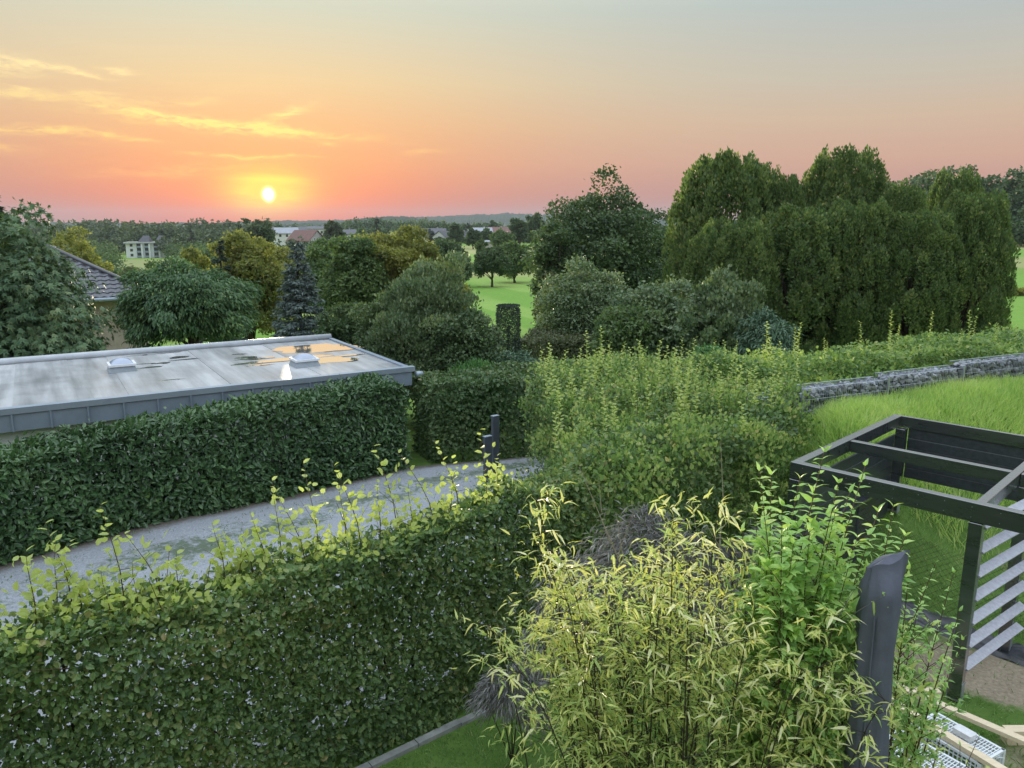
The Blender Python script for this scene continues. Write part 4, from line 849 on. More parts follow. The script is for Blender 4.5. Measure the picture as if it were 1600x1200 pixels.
# overgrown hedge in the middle right
OG = [np.array(q) for q in ((.55, 8.1), (1.6, 8.85), (3.0, 9.9), (4.25, 11.4), (4.9, 13.0), (4.7, 16.1), (2.0, 16.6), (.42, 14.7), (.95, 11.2))]
OT = lambda x, y: 2.06 + .16 * wob(np.asarray(x), np.asarray(y), 1.1, 4) + .07 * wob(np.asarray(x) * 3, np.asarray(y) * 3, 1, 1) - .12 * sstep(12.5, 16, np.asarray(y)) - .0 * x
h4 = empty('overgrown_hedge', (2.6, 12.2, 0), 'wide overgrown hornbeam hedge with many yellow-green shoots left of the pergola', 'hedge')
rng = np.random.default_rng(41)
mb = MB(); hedge_foliage(mb, rng, OG, OT, 850, .073, .05, OV4, .24, depth=.4, topdens=1.1, sides=(0, 1, 2, 7, 8)); hedge_foliage(mb, rng, OG, OT, 240, .085, .06, DIA, .1, topdens=.01, sides=(3, 4, 5, 6)); mb.build('foliage', M_hornbeam, h4, stuff=True)
bil_c, bil_r = [], []
for i in range(190):
    k_ = rng.integers(0, 9); a_, b2_ = OG[k_], OG[(k_ + 1) % 9]; q = a_ + (b2_ - a_) * rng.random()
    if rng.random() < .45: lo_, hi_ = np.min(OG, 0), np.max(OG, 0); q = lo_ + rng.random(2) * (hi_ - lo_); z_ = float(OT(*q)) - .05
    else: z_ = rng.uniform(.7, 1.95)
    if not inpoly(np.array([q]) * .999 + .001 * np.array((2.6, 12.2)), OG)[0]: continue
    r_ = rng.uniform(.12, .34); bil_c.append((q[0], q[1], z_)); bil_r.append((r_, r_, r_ * rng.uniform(.5, .9)))
mb = crown(MB(), rng, np.array(bil_c), np.array(bil_r), 22000, .066, .046, OV4, 'up', .30, np.array((2.6, 12.2, .3)), .8); mb.build('billows', M_overgrown, h4, stuff=True)
# loose paler spray of young growth standing over the top
lo, hi = np.min(OG, 0), np.max(OG, 0); q = lo + rng.random((900, 2)) * (hi - lo); q = q[inpoly(q, OG)][:360]
mb = MB(); sp_ = MB()
for x, y in q:
    z0 = float(OT(x, y)) - .12; h = rng.uniform(.15, .5) * (1.25 if wob(x * .8, y * .8, 1, 9) > 0 else .7); n = int(h * 70) + 6; t = rng.random(n); ln_ = rng.normal(0, .22, 2)
    p = np.column_stack([x + ln_[0] * t * h + rng.normal(0, .045, n), y + ln_[1] * t * h + rng.normal(0, .045, n), z0 + t * h])
    dd = unit(rdir(n, rng) + np.array((0, 0, .5))); mb.leaves(p, dd, unit(rdir(n, rng) + np.array((0, 0, .5))), .068 * rng.uniform(.6, 1.1, n), .045 * rng.uniform(.7, 1.1, n), OVA, np.clip(.12 + .5 * t + rng.normal(0, .16, n), 0, 1))
    sp_.tube([(x, y, z0 - .2), (x + ln_[0] * h, y + ln_[1] * h, z0 + h)], [.005, .002], 4)
mb.build('young_foliage', M_overgrown, h4, stuff=True); sp_.build('twigs', M_stem, h4, stuff=True)
# hedge behind the gabion wall
def gabp(t, d): return GAB0 + GABD * t + GABN * d
poly = [gabp(-.6, .75), gabp(9.5, .75), gabp(9.5, 2.3), gabp(-.6, 2.3)]
h5 = empty('hedge', (*gabp(4, 1.5), T(*gabp(4, 1.5))), 'loose leafy hedge growing just behind the gabion wall', 'hedge')
mb = MB(); hedge_foliage(mb, rng, poly, flat(2.36, .12, 3, .8), 560, .085, .058, OV4, .14, depth=.3, topdens=1.2, sides=(0, 3)); mb.build('foliage', M_overgrown, h5, stuff=True)
# front hornbeam hedge
F0, F1 = HBA - HBD * 4.4, HBA + HBD * 2.9; B1, B0 = F1 + HBN * .62, F0 + HBN * .62
HT = lambda x, y: np.interp(np.asarray(x, float), [-4.2, -3.3, -2.0, -1.1, .2, 1], [2.13, 2.12, 1.98, 2.04, 2.12, 2.14]) + .06 * wob(np.asarray(x), np.asarray(y), 1.6, 1)
h6 = empty('hornbeam_hedge', (*((F0 + F1) / 2), 0), 'tall see-through hornbeam hedge in front of the gravel path', 'hedge')
rng = np.random.default_rng(42)
mb = MB(); hedge_foliage(mb, rng, [F0, F1, B1, B0], HT, 2950, .057, .041, OV4, .09, njit=1.0, gaps=.27, depth=.2, topdens=.8, sides=(0, 1), gapscale=1.1); hedge_foliage(mb, rng, [F0, F1, B1, B0], HT, 1500, .064, .05, DIA, .06, gaps=.62, depth=.2, topdens=.01, sides=(2, 3), gapscale=1.3); mb.build('foliage', M_hornbeam, h6, stuff=True)
stems(h6, [F0 + HBD * s + HBN * rng.uniform(.22, .42) for s in np.arange(.2, 7.2, .33)], 2.1, rng, .021)
m = MB()
for i in range(340):
    q = F0 + HBD * rng.uniform(0, 7.2) + HBN * rng.uniform(.15, .5); z = rng.uniform(.2, 1.8); e_ = rng.normal(0, .28, 3); m.tube([(q[0], q[1], z), (q[0] + e_[0], q[1] + e_[1], z + abs(e_[2]) + .1)], [.006, .002], 4)
m.build('twigs', M_stem, h6, stuff=True)

# single shoots standing above the hedges: each a stem with its own leaves
shoot_leaf = []
for i in range(5):
    rg = np.random.default_rng(200 + i); mb = MB(); mb.leaves(np.zeros((1, 3)), np.array([(1., 0, 0)]), np.array([(0, 0, 1.)]), 1.0, .62 + .1 * rg.random(), OVA, .2 * i); shoot_leaf.append(mb.mesh('leaf', M_shoot))
def shoot(parent, base, h, lean, rng, nl=10, ls=.075, low=.25, side=0):
    pts = [np.asarray(base, float) + np.array((lean[0] * t * t * h + .02 * math.sin(5 * t), lean[1] * t * t * h, t * h)) for t in np.linspace(0, 1, 6)]
    m_ = MB(); m_.tube(pts, [.0055, .005, .004, .003, .002, .001], 5)
    for k_ in range(side):
        t = rng.uniform(.25, .55); j = int(t * 5); d_ = unit(rng.normal(0, 1, 3) * (1, 1, .2) + np.array((0, 0, .55))); m_.tube([pts[j], pts[j] + d_ * h * .3], [.003, .001], 4)
    so_ = m_.build('shoot', M_stem, parent)
    for k_ in range(nl):
        t = low + (1 - low) * (k_ + .5) / nl; f = t * 5; j = min(int(f), 4); p_ = pts[j] + (pts[j + 1] - pts[j]) * (f - j); th = k_ * 2.6 + rng.normal(0, .5)
        d_ = (math.cos(th), math.sin(th), .55 + rng.normal(0, .3)); s_ = ls * (1.15 - .55 * t) * rng.uniform(.8, 1.25)
        child_world('leaf', shoot_leaf[rng.integers(5)], so_, frame(p_, d_, (rng.normal(0, .4), rng.normal(0, .4), 1), s_))
    return so_
def on_line(px, back=.3):
    u_ = (px - 800) / FPX / .945; a = HBA + HBN * back; s = (u_ * a[1] - a[0]) / (HBD[0] - u_ * HBD[1]); return a + HBD * s
rng = np.random.default_rng(43)
SH = [(30, .50), (66, .42), (92, .52), (108, .34), (176, .72), (196, .30), (236, .50), (262, .26), (340, .46), (362, .34), (408, .44), (432, .58), (470, .50), (492, .64), (536, .58), (560, .70), (590, .40), (617, .74), (640, .36), (676, .62), (700, .4), (716, .60), (758, .70), (775, .4), (385, .3), (150, .3)]
SHP = []
for px, h in SH:
    q = on_line(px, rng.uniform(.2, .5)); shoot(h6, (q[0], q[1], float(HT(*q)) - .12), h * 1.22 + .10, rng.normal(0, .16, 2), rng, 11, .10, .3, 2); SHP.append((q[0], q[1], float(HT(*q)) - .12, h * 1.22 + .10))
mb = MB()
for i in range(80):
    q = on_line(rng.uniform(-60, 800), rng.uniform(.05, .6)); n = 9; h = rng.uniform(.06, .24); t = rng.random(n)
    mb.leaves(np.column_stack([q[0] + rng.normal(0, .05, n), q[1] + rng.normal(0, .05, n), float(HT(*q)) - .05 + t * h]), unit(rdir(n, rng) + np.array((0, 0, .4))), unit(rdir(n, rng) + np.array((0, 0, .6))), .07 * rng.uniform(.6, 1.1, n), .045, OVA, np.clip(.25 + .6 * t + rng.normal(0, .12, n), 0, 1))
for x, y, z, h in SHP:
    n = 26; t = rng.random(n) ** 1.3 * .75; mb.leaves(np.column_stack([x + rng.normal(0, .07, n), y + rng.normal(0, .05, n), z + .05 + t * h]), unit(rdir(n, rng) + np.array((0, 0, .5))), unit(rdir(n, rng) + np.array((0, 0, .6))), .085 * rng.uniform(.5, 1.1, n), .052, OVA, np.clip(.15 + .6 * t + rng.normal(0, .15, n), 0, 1))
mb.build('young_foliage', M_shoot, h6, stuff=True)
def joined_shoot(h, rng, ls):
    mb = MB(); n = int(14 + h * 14); t = np.linspace(.1, 1, n); th = np.arange(n) * 2.5
    p = np.column_stack([.05 * t * t, .03 * np.sin(4 * t), t * h]); dd = np.column_stack([np.cos(th), np.sin(th), .5 + 0 * t]); mb.leaves(p, dd, rdir(n, rng) * .4 + np.array((0, 0, 1)), ls * (1.15 - .5 * t), ls * .62 * (1.15 - .5 * t), OVA, np.clip(.25 + .6 * t + rng.normal(0, .1, n), 0, 1)); mb.tube([(0, 0, 0), (.05, 0, h)], [.005, .002], 4)
    return mb.mesh('shoot', M_shoot)
JS = [joined_shoot(h, rng, .095) for h in (.55, .7, .85, 1.0)]
for px, Y in [(862, 15.2), (908, 15.6), (970, 15.4), (1000, 15), (1060, 15.8), (1100, 15.2), (1160, 14.9), (1195, 14.5), (1215, 14), (1240, 13.4), (940, 14.2), (1030, 13.9), (1120, 13.2), (880, 13.6), (985, 12.6), (925, 12.3), (1050, 12.2), (1150, 12.1), (1010, 11.4), (1090, 11), (905, 10.2), (945, 10.4), (1180, 11.4), (1215, 12.2), (960, 11.2), (870, 11.8), (845, 14.6), (1075, 14.6), (1130, 14.2), (1020, 15.6)] + [(rng.uniform(850, 1230), rng.uniform(10.2, 15.4)) for _ in range(46)]:
    x = (px - 800) / FPX * Y / (CP - .02 * SP)
    child_world('shoot', JS[rng.integers(4)], h4, Matrix.Translation((x, Y, float(OT(x, Y)) - .12)) @ Matrix.Rotation(rng.uniform(0, 6), 4, 'Z') @ Matrix.Scale(rng.uniform(.8, 1.15), 4))
for t in np.arange(-.4, 9, .42):
    q = gabp(t, rng.uniform(1.0, 2.0)); child_world('shoot', JS[rng.integers(4)], h5, Matrix.Translation((q[0], q[1], 2.28)) @ Matrix.Rotation(rng.uniform(0, 6), 4, 'Z') @ Matrix.Scale(rng.uniform(.45, .95), 4))

# ================================================================== gabion wall, grey posts, edging
rng = np.random.default_rng(50)
GAX = np.array([(GABD[0], GABD[1], 0), (GABN[0], GABN[1], 0), (0, 0, 1.)])
stone_me = []
for i in range(6):
    q = fib(9, rng) * rng.uniform(.7, 1.2, (9, 1)) * np.array((.068, .048, .052)); F = [(0, 1, 2), (0, 2, 3), (0, 3, 4), (0, 4, 1)]
    import bmesh
    bm = bmesh.new(); [bm.verts.new(v) for v in q]; bmesh.ops.convex_hull(bm, input=bm.verts); bm.verts.ensure_lookup_table(); bm.verts.index_update()
    stone_me.append((np.array([v.co[:] for v in bm.verts]), np.array([[v.index for v in f.verts] for f in bm.faces]))); bm.free()
for t0, t1, zt, lab in ((-1.3, .0, 2.06, 'lowest gabion basket, half hidden behind the overgrown hedge'), (.02, 2.06, 2.13, 'gabion basket of grey stones left of the tall joint post'), (2.08, 4.10, 2.19, 'middle gabion basket of grey stones above the long grass'), (4.12, 8.2, 2.27, 'highest gabion basket, running out of the right edge')):
    c0 = gabp((t0 + t1) / 2, 0); zb_ = 1.0; gw = empty('gabion_basket', (c0[0], c0[1], zb_), lab, 'gabion wall', 'gabion baskets along the grass bank')
    m = MB(); n = int((t1 - t0) * (zt - zb_) * 350)
    for k_ in range(n):
        t = rng.uniform(t0 + .05, t1 - .05); z = rng.uniform(zb_, zt - .05); d = rng.uniform(-.02, .07) if rng.random() < .75 else rng.uniform(.05, .2)
        if rng.random() < .2: z = zt - rng.uniform(.05, .08); d = rng.uniform(0, .22)
        V, F = stone_me[rng.integers(6)]; an = rng.uniform(0, 6.28, 3); Rm = np.array((Matrix.Rotation(an[0], 3, 'X') @ Matrix.Rotation(an[1], 3, 'Y')))
        q = gabp(t, d); m.add(V @ Rm.T * rng.uniform(.8, 1.25) + np.array((q[0], q[1], z)), F, rng.random())
    m.build('stones', M_gravelstone, gw, stuff=True)
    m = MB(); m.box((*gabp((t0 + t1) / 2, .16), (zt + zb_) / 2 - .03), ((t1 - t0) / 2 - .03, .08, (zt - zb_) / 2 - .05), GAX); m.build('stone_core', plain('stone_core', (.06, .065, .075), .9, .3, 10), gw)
    m = MB()
    for d in (-.075, .25):
        for t in np.arange(t0 + .02, t1, .05): q = gabp(t, d); m.tube([(q[0], q[1], zb_), (q[0], q[1], zt)], .0028, 3, cap=False)
        for z in np.arange(zt, zb_, -.2): m.tube([(*gabp(t0, d), z), (*gabp(t1, d), z)], .0055 if z > zt - .01 else .005, 3, cap=False)
    for t in np.arange(t0 + .02, t1, .10): m.tube([(*gabp(t, -.075), zt), (*gabp(t, .25), zt)], .003, 3, cap=False)
    for z in np.arange(zt - .1, zb_, -.1): m.tube([(*gabp(t0, -.08), z), (*gabp(t0, .25), z)], .004, 3, cap=False)
    m.build('wire_mesh', M_wire, gw, stuff=True)
    m = MB(); m.box((*gabp(t1, -.09), (zt + zb_) / 2 + .02), (.02, .014, (zt - zb_) / 2 + .02), GAX); m.build('joint_post', M_wire, gw)

M_post = plain('grey_post', (.10, .115, .14), .45, .12, 6, metal=.2)
for px, base_py, top_py, wd, lab in ((762, 747, 682, .165, 'shorter grey metal post by the path, in front of its taller twin'), (774, 735, 650, .15, 'taller grey metal post by the path')):
    b_ = -(base_py - 600) / FPX; kx = (CAM_Z + .12) / (SP - b_ * CP); q = np.array(((px - 800) / FPX * kx, (CP + b_ * SP) * kx)); z0 = T(*q) + .01; zt = ztop(top_py, q[1]); h = zt - z0
    po = empty('gate_post', (q[0], q[1], z0), lab, 'post', 'grey metal posts by the path')
    m = MB(); ax = np.array([(.8, .6, 0), (-.6, .8, 0), (0, 0, 1.)]); m.box((q[0], q[1], z0 + h / 2), (wd / 2, .04, h / 2), ax); m.build('panel', M_post, po)
    m = MB(); m.box((q[0], q[1], z0 + h + .006), (wd / 2 + .006, .047, .007), ax); m.build('cap', M_zinc, po)
    m = MB(); m.box((q[0], q[1], z0 + .006), (wd / 2 + .05, .09, .008), ax); m.build('foot_plate', M_zinc, po)
ed = empty('lawn_edging', (HBA[0], HBA[1], 0), 'mossy concrete edging along the foot of the hornbeam hedge', 'edging')
for s in np.arange(-3.0, 3.6, .5):
    q = HBA + HBD * (s + .25) - HBN * .10; m = MB(); m.box((q[0], q[1], -.04 + rng.normal(0, .004)), (.246, .04, .085), np.array([(HBD[0], HBD[1], 0), (HBN[0], HBN[1], 0), (0, 0, 1.)])); m.build('edging_stone', M_conc, ed)

# ================================================================== grass
def grass(name, p, h, wd, mat, label, lean=.45, bias=0.0):
    n = len(p); rg = np.random.default_rng(len(p)); d = unit(rg.normal(0, lean, (n, 3)) * (1, 1, 0) + np.array((0, 0, 1.)) + .45 * np.column_stack([wob(p[:, 0] * 2.6, p[:, 1] * 2.6, 1, 1), wob(p[:, 0] * 2.6, p[:, 1] * 2.6, 1, 4), 0 * p[:, 0]]))
    mb = MB(); mb.leaves(p, d, unit(rdir(n, rg) * (1, 1, .1)), h, wd, BLADE, np.clip(rg.normal(.42 + bias, .2, n) + .18 * wob(p[:, 0] * 1.3, p[:, 1] * 1.3, 1, 7), 0, 1)); return tag(mb.build(name, mat, stuff=True), label)
rng = np.random.default_rng(51)
n = 38000; x = rng.uniform(4.3, 13, n); d = -np.abs(rng.normal(0, 1.35, n)) - .12; d = np.where(d < -3.4, -rng.uniform(.12, 2.2, n), d)
t = (x - GAB0[0]) / GABD[0]; q = np.stack([GAB0[0] + GABD[0] * t + GABN[0] * d, GAB0[1] + GABD[1] * t + GABN[1] * d], 1)
A0 = np.array((3.29, 8.65)); e1 = np.array((.702, -.712)); e2 = np.array((.712, .702))
pl = np.stack([(q - A0) @ e1, (q - A0) @ e2], 1)
kp = ~((pl[:, 0] > -.2) & (pl[:, 1] < 3.35)) & (q[:, 0] < 13); q = q[kp]
hg = .15 + .19 * rng.random(len(q)) + .09 * wob(q[:, 0] * .9, q[:, 1] * .9)
grass('long_grass', np.column_stack([q, terrain(q[:, 0], q[:, 1])]), np.maximum(hg, .14), .011, M_grass_long, 'long unmown grass on the bank below the gabion wall', .40)
n = 24000; q = np.column_stack([rng.uniform(2.6, 8.2, n), rng.uniform(5.0, 12.6, n)]); pl = np.stack([(q - A0) @ e1, (q - A0) @ e2], 1)
bare = ((q[:, 0] - 5.4) * .86 - (q[:, 1] - 7.7) * .52) ** 2 / 1.9 + ((q[:, 0] - 5.4) * .52 + (q[:, 1] - 7.7) * .86) ** 2 / .5
kp = ((bare > 1 + .5 * wob(q[:, 0] * 3, q[:, 1] * 3)) | (rng.random(n) < .08)) & (pl[:, 1] < 4) & (wob(q[:, 0] * 2.2, q[:, 1] * 2.2, 1, 3) > -.75); q = q[kp]
grass('lawn_grass', np.column_stack([q, terrain(q[:, 0], q[:, 1])]), .05 + .05 * rng.random(len(q)) + .05 * sstep(9, 11, q[:, 1]), .009, M_grass, 'mown lawn round and under the pergola', .55)
n = 14000; q = np.column_stack([rng.uniform(-2.2, 1.9, n), rng.uniform(4.9, 7.8, n)]); sd_ = (q - HBA) @ HBN; q = q[sd_ < -.16]
grass('lawn_grass', np.column_stack([q, terrain(q[:, 0], q[:, 1])]), .03 + .03 * rng.random(len(q)), .006, M_grass, 'shaded lawn at the foot of the hornbeam hedge', .55, -.1)

# ================================================================== pergola
def pg(a, b_, z): q = A0 + e1 * a + e2 * b_; return np.array((q[0], q[1], z))
PAX = np.array([(e1[0], e1[1], 0), (e2[0], e2[1], 0), (0, 0, 1.)])
M_slat = plain('grey_slat', (.44, .45, .51), .32, .25, 5, spec=.7, stretch=(5, 5, 5), bump=.15)
ZT = 2.19; LA, LB, XB, YB = 4.4, 3.22, 1.95, 1.42
per = empty('pergola', pg(XB, YB, 0), 'unfinished anthracite timber pergola frame with slatted side and boarded back', 'pergola')
def pbox(name, a0, a1, b0, b1, z0, z1, mat=M_anth, parent=per, tilt=0.0):
    m_ = MB(); ax = PAX
    if tilt: r_ = np.array(Matrix.Rotation(tilt, 3, 'X')); ax = r_.T @ PAX
    m_.box(pg((a0 + a1) / 2, (b0 + b1) / 2, (z0 + z1) / 2), ((a1 - a0) / 2, (b1 - b0) / 2, (z1 - z0) / 2), ax); o_ = m_.build(name, mat, parent)
    bv = o_.modifiers.new('edge', 'BEVEL'); bv.width = .004; bv.segments = 1; return o_
M_anth_t = M_anth
def beam_mat():
    m_, t, b = newmat('stained_beam'); tcn = t.nodes.new('ShaderNodeTexCoord'); v = mapping(tcn.outputs['Object'], rot=(0, 0, .79), scl=(6, 6, 6), tree=t)
    n_ = noise(mapping(v, scl=(.25, 1.6, 1.6), tree=t), 1.0, 6, .65, tree=t); c = ramp(n_.outputs[0], [(.3, (.010, .014, .020)), (.55, (.018, .023, .030)), (.75, (.04, .046, .056))], tree=t); t.links.new(c, b.inputs['Base Color'])
    ro = ramp(n_.outputs[0], [(.3, (.2, .2, .2)), (.7, (.4, .4, .4))], tree=t); t.links.new(ro, b.inputs['Roughness']); b.inputs['Specular IOR Level'].default_value = 1.0
    b.inputs['Coat Weight'].default_value = 1.0; b.inputs['Coat Roughness'].default_value = .22; b.inputs['Coat IOR'].default_value = 2.2; return m_
MBm = beam_mat()
pbox('front_beam', -.0, LA, -.05, .05, ZT - .20, ZT, MBm)
pbox('side_beam', 0, .11, .052, LB - .052, ZT - .16, ZT + .001, MBm)
pbox('back_beam', 0, LA, LB - .05, LB + .0, ZT - .16, ZT + .004, MBm)
pbox('middle_beam', .112, XB - .047, YB - .045, YB + .045, ZT - .155, ZT - .01, MBm)
pbox('middle_beam', XB + .049, LA, YB - .045, YB + .045, ZT - .155, ZT - .01, MBm)
pbox('cross_beam', XB - .045, XB + .045, .052, LB - .052, ZT - .15, ZT - .003, MBm)
def ppost(a, b_, top=ZT - .16, hw=.062):
    z0 = T(*(A0 + e1 * a + e2 * b_)); o_ = pbox('post', a - hw, a + hw, b_ - hw, b_ + hw, z0 + .05, top - .002, MBm)
    for s_ in (-1, 1):
        m_ = MB(); m_.box(pg(a + s_ * (hw + .004), b_, z0 + .11), (.0035, .05, .11), PAX); m_.build('post_shoe', M_wire, o_)
    m_ = MB(); m_.box(pg(a, b_, z0 + .03), (hw + .01, .055, .008), PAX); m_.build('post_shoe', M_wire, o_); return z0
RX = XB + .11
ppost(XB, .0, ZT - .202); ppost(RX, YB, ZT - .157); ppost(.065, .0, ZT - .202); ppost(.16, LB - .115); ppost(LA - .1, .0, ZT - .202); ppost(LA - .2, LB - .115)
for k_ in range(7):                                                     # slats lie tipped towards the garden, their ends running past the rear post
    z = .36 + .262 * k_; m = MB(); p_, q_ = pg(XB + .03, .066, z), pg(RX + .115, YB + .06, z); sdv = unit(q_ - p_); sid = np.cross(sdv, (0, 0, 1.)); up_ = unit(np.array((0, 0, math.cos(R(26)))) + sid * math.sin(R(26)))
    m.beam(p_, q_, .098, .022, up_); m.build('slat', M_slat, per)
zb_ = .12
for k_ in range(12):
    z = zb_ + .152 * k_
    if z + .148 < ZT - .16: pbox('wall_board', .075 if k_ != 7 else .06, .099, .066, LB - .18, z, z + .148, M_anth_b)
pbox('wall_rail', .10, .19, .066, LB - .18, 1.22, 1.26, MBm)
for k_ in range(5): pbox('wall_board', .225, LA - .27, LB - .03 - .002 * (k_ % 2), LB - .006, ZT - .16 - .148 * (k_ + 1), ZT - .163 - .148 * k_, M_anth_b)
for k_ in range(18):
    a = .15 + k_ * .25
    if a < LA: m = MB(); m.tube([pg(a, -.052, ZT - .045), pg(a, -.0555, ZT - .045)], .004, 6); m.tube([pg(a, -.052, ZT - .15), pg(a, -.0555, ZT - .15)], .004, 6); m.build('screw', M_wire, per)
# wire fence behind
fe = empty('wire_fence', pg(1, 2.3, T(*(A0 + e1 + e2 * 2.3))), 'dark chain link fence across the lawn under the pergola', 'fence')
m = MB(); L_ = 4.6; Hf = .85; bq = 1.9; zf = lambda a: T(*(A0 + e1 * a + e2 * bq))
st = .085
for i in range(int(-Hf / st), int(L_ / st)):
    for sg in (1, -1):
        a0 = max(i * st, 0); s0 = (a0 - i * st); a1 = min(i * st + Hf, L_)
        if a1 <= a0: continue
        za, zb2 = s0, a1 - i * st
        if sg < 0: za, zb2 = Hf - za, Hf - zb2
        m.tube([pg(a0 + .1, bq, zf(a0) + za), pg(a1 + .1, bq, zf(a1) + zb2)], .0022, 3, cap=False)
m.build('mesh', M_culm, fe, stuff=True)
for a in (.1, 2.4, 4.6): m = MB(); m.tube([pg(a, bq + .02, zf(a) - .1), pg(a, bq + .02, zf(a) + Hf + .05)], .018, 8); m.build('fence_post', M_post, fe)
# crumpled membrane strip on the ground
u_ = np.linspace(.4, 4.6, 90); v_ = np.linspace(-.22, .22, 14); U, Vv = np.meshgrid(u_, v_); q = A0 + U[..., None] * e1 + (1.52 + Vv + .06 * np.sin(U * 2.1))[..., None] * e2
zz = terrain(q[..., 0], q[..., 1]) + .02 + .05 * np.abs(np.sin(U * 9 + 7 * Vv + 2 * wob(U * 3, Vv * 8)) * np.cos(Vv * 14 + 3 * U)) + .05 * np.exp(-((Vv + .08 * np.sin(U * 3)) / .10) ** 2)
zz[0] -= .05; zz[-1] -= .05
tag(obj('ground_membrane', grid_mesh(q[..., 0], q[..., 1], zz, 'ground_membrane', M_membrane)), 'crumpled black weed membrane lying on bare soil by the pergola posts', 'membrane')

# timber and crates on the lawn
def G(px, py, z=0.0):
    b = -(py - 600) / FPX; kx = (CAM_Z - z) / (SP - b * CP); return np.array(((px - 800) / FPX * kx, (CP + b * SP) * kx, z))
def plank(p, q, wd, th, lab):
    m_ = MB(); m_.beam(p, q, wd, th); o_ = tag(m_.build('plank', M_timber), lab, 'plank'); bv = o_.modifiers.new('edge', 'BEVEL'); bv.width = .003; bv.segments = 1
p0, p1 = G(1447, 1092, .18), G(1600, 1158, .18); dv = unit(p1 - p0); plank(p0 - dv * .55, p1 + dv * 1.1, .085, .045, 'long pale timber plank lying nearest the pergola post')
p0, p1 = G(1440, 1126, .335), G(1560, 1200, .335); dv = unit(p1 - p0); plank(p0 - dv * .35, p1 + dv * .9, .085, .05, 'long pale timber plank lying across the white crates')
for a_ in (0, 1):
    pp = G(1447 + a_ * 140, 1098 + a_ * 62, 0); m = MB(); m.box((pp[0], pp[1], .078), (.12, .05, .075)); tag(m.build('timber_block', M_timber), ('stubby timber block under the upper end of the nearest plank', 'stubby timber block under the lower end of the nearest plank')[a_], 'block')
def crate(cx, cy_, rz, lab, cl=.30, cw=.20, ch=.30):
    o_ = empty('crate', (cx, cy_, 0), lab, 'crate', 'upturned white lattice crates'); o_.rotation_euler = (0, 0, rz); hr = .012
    def part(name, mbb): child_local(name, mbb.mesh(name, M_white), o_, Matrix())
    m_ = MB()
    for z in (ch - hr, .03):
        for s_ in (-1, 1): m_.box((0, s_ * cw, z), (cl + hr, hr, hr)); m_.box((s_ * cl, 0, z), (hr, cw - hr, hr * .98))
    part('rim', m_); m_ = MB()
    for k_ in range(1, 24): m_.box((-cl + k_ * cl / 12, 0, ch - .008), (.0035, cw - .01, .004))
    for k_ in range(1, 6): m_.box((0, -cw + k_ * cw / 3, ch - .0085), (cl - .01, .005, .0035))
    for k_ in range(-8, 9):
        c_ = k_ * .035; m_.beam((c_ - .09, -.09, ch - .016), (c_ + .09, .09, ch - .016), .006, .004); m_.beam((c_ + .09, -.09, ch - .022), (c_ - .09, .09, ch - .022), .006, .004)
    part('bottom_lattice', m_)
    for s_ in (-1, 1):
        m_ = MB()
        for k_ in range(1, 16): m_.box((-cl + k_ * cl / 8, s_ * cw, ch / 2), (.004, .005, ch / 2 - .03))
        for k_ in range(1, 5): m_.box((0, s_ * cw, k_ * ch / 5), (cl - .01, .0045, .004))
        part('side_lattice', m_); m_ = MB()
        for k_ in range(1, 10): m_.box((s_ * cl, -cw + k_ * cw / 5, ch / 2), (.005, .004, ch / 2 - .03))
        for k_ in range(1, 5): m_.box((s_ * cl, 0, k_ * ch / 5), (.0045, cw - .01, .004))
        part('end_lattice', m_)
    for sx_ in (-1, 1):
        for sy_ in (-1, 1): m_ = MB(); m_.box((sx_ * cl, sy_ * cw, ch / 2), (.016, .016, ch / 2)); part('corner_post', m_)
c1 = (G(1428, 1130, .30) + G(1562, 1172, .30) + G(1460, 1115, .30) + G(1540, 1190, .30)) / 4; dl_ = G(1562, 1172, .3) - G(1460, 1115, .3)
crz = math.atan2(dl_[1], dl_[0]); crate(c1[0], c1[1], crz, 'upturned white lattice crate carrying the white block', .31, .18)
c2 = c1 + np.array((-.46, -.25, 0)); crate(c2[0], c2[1], crz + .06, 'upturned white lattice crate half hidden beside the parasol', .31, .18)
wb = G(1507, 1146, .33); m = MB(); m.box((wb[0], wb[1], .335), (.085, .055, .03), np.array([(math.cos(crz), math.sin(crz), 0), (-math.sin(crz), math.cos(crz), 0), (0, 0, 1.)])); o = tag(m.build('block', plain('white_block', (.66, .67, .68), .8, .15, 25)), 'white speckled block lying on the lattice crate', 'block')
bv = o.modifiers.new('edge', 'BEVEL'); bv.width = .012; bv.segments = 3

# white garden parasol far right
b = spot(1612, 40); ga = empty('garden_parasol', b, 'white open garden parasol far off at the right edge', 'parasol')
m = MB(); zc = ztop(507, 40); N = 8; V = [(b[0], b[1], zc)] + [(b[0] + 1.2 * math.cos(t), b[1] + 1.2 * math.sin(t), zc - .42) for t in np.arange(N) * math.pi / 4]; m.add(V, [(0, i + 1, (i + 1) % N + 1) for i in range(N)] + [(0, (i + 1) % N + 1, i + 1) for i in range(0)]); m.build('canopy', M_white, ga)
m = MB(); m.tube([(b[0], b[1], b[2]), (b[0], b[1], zc - .02)], .025, 8); m.build('pole', M_wire, ga)

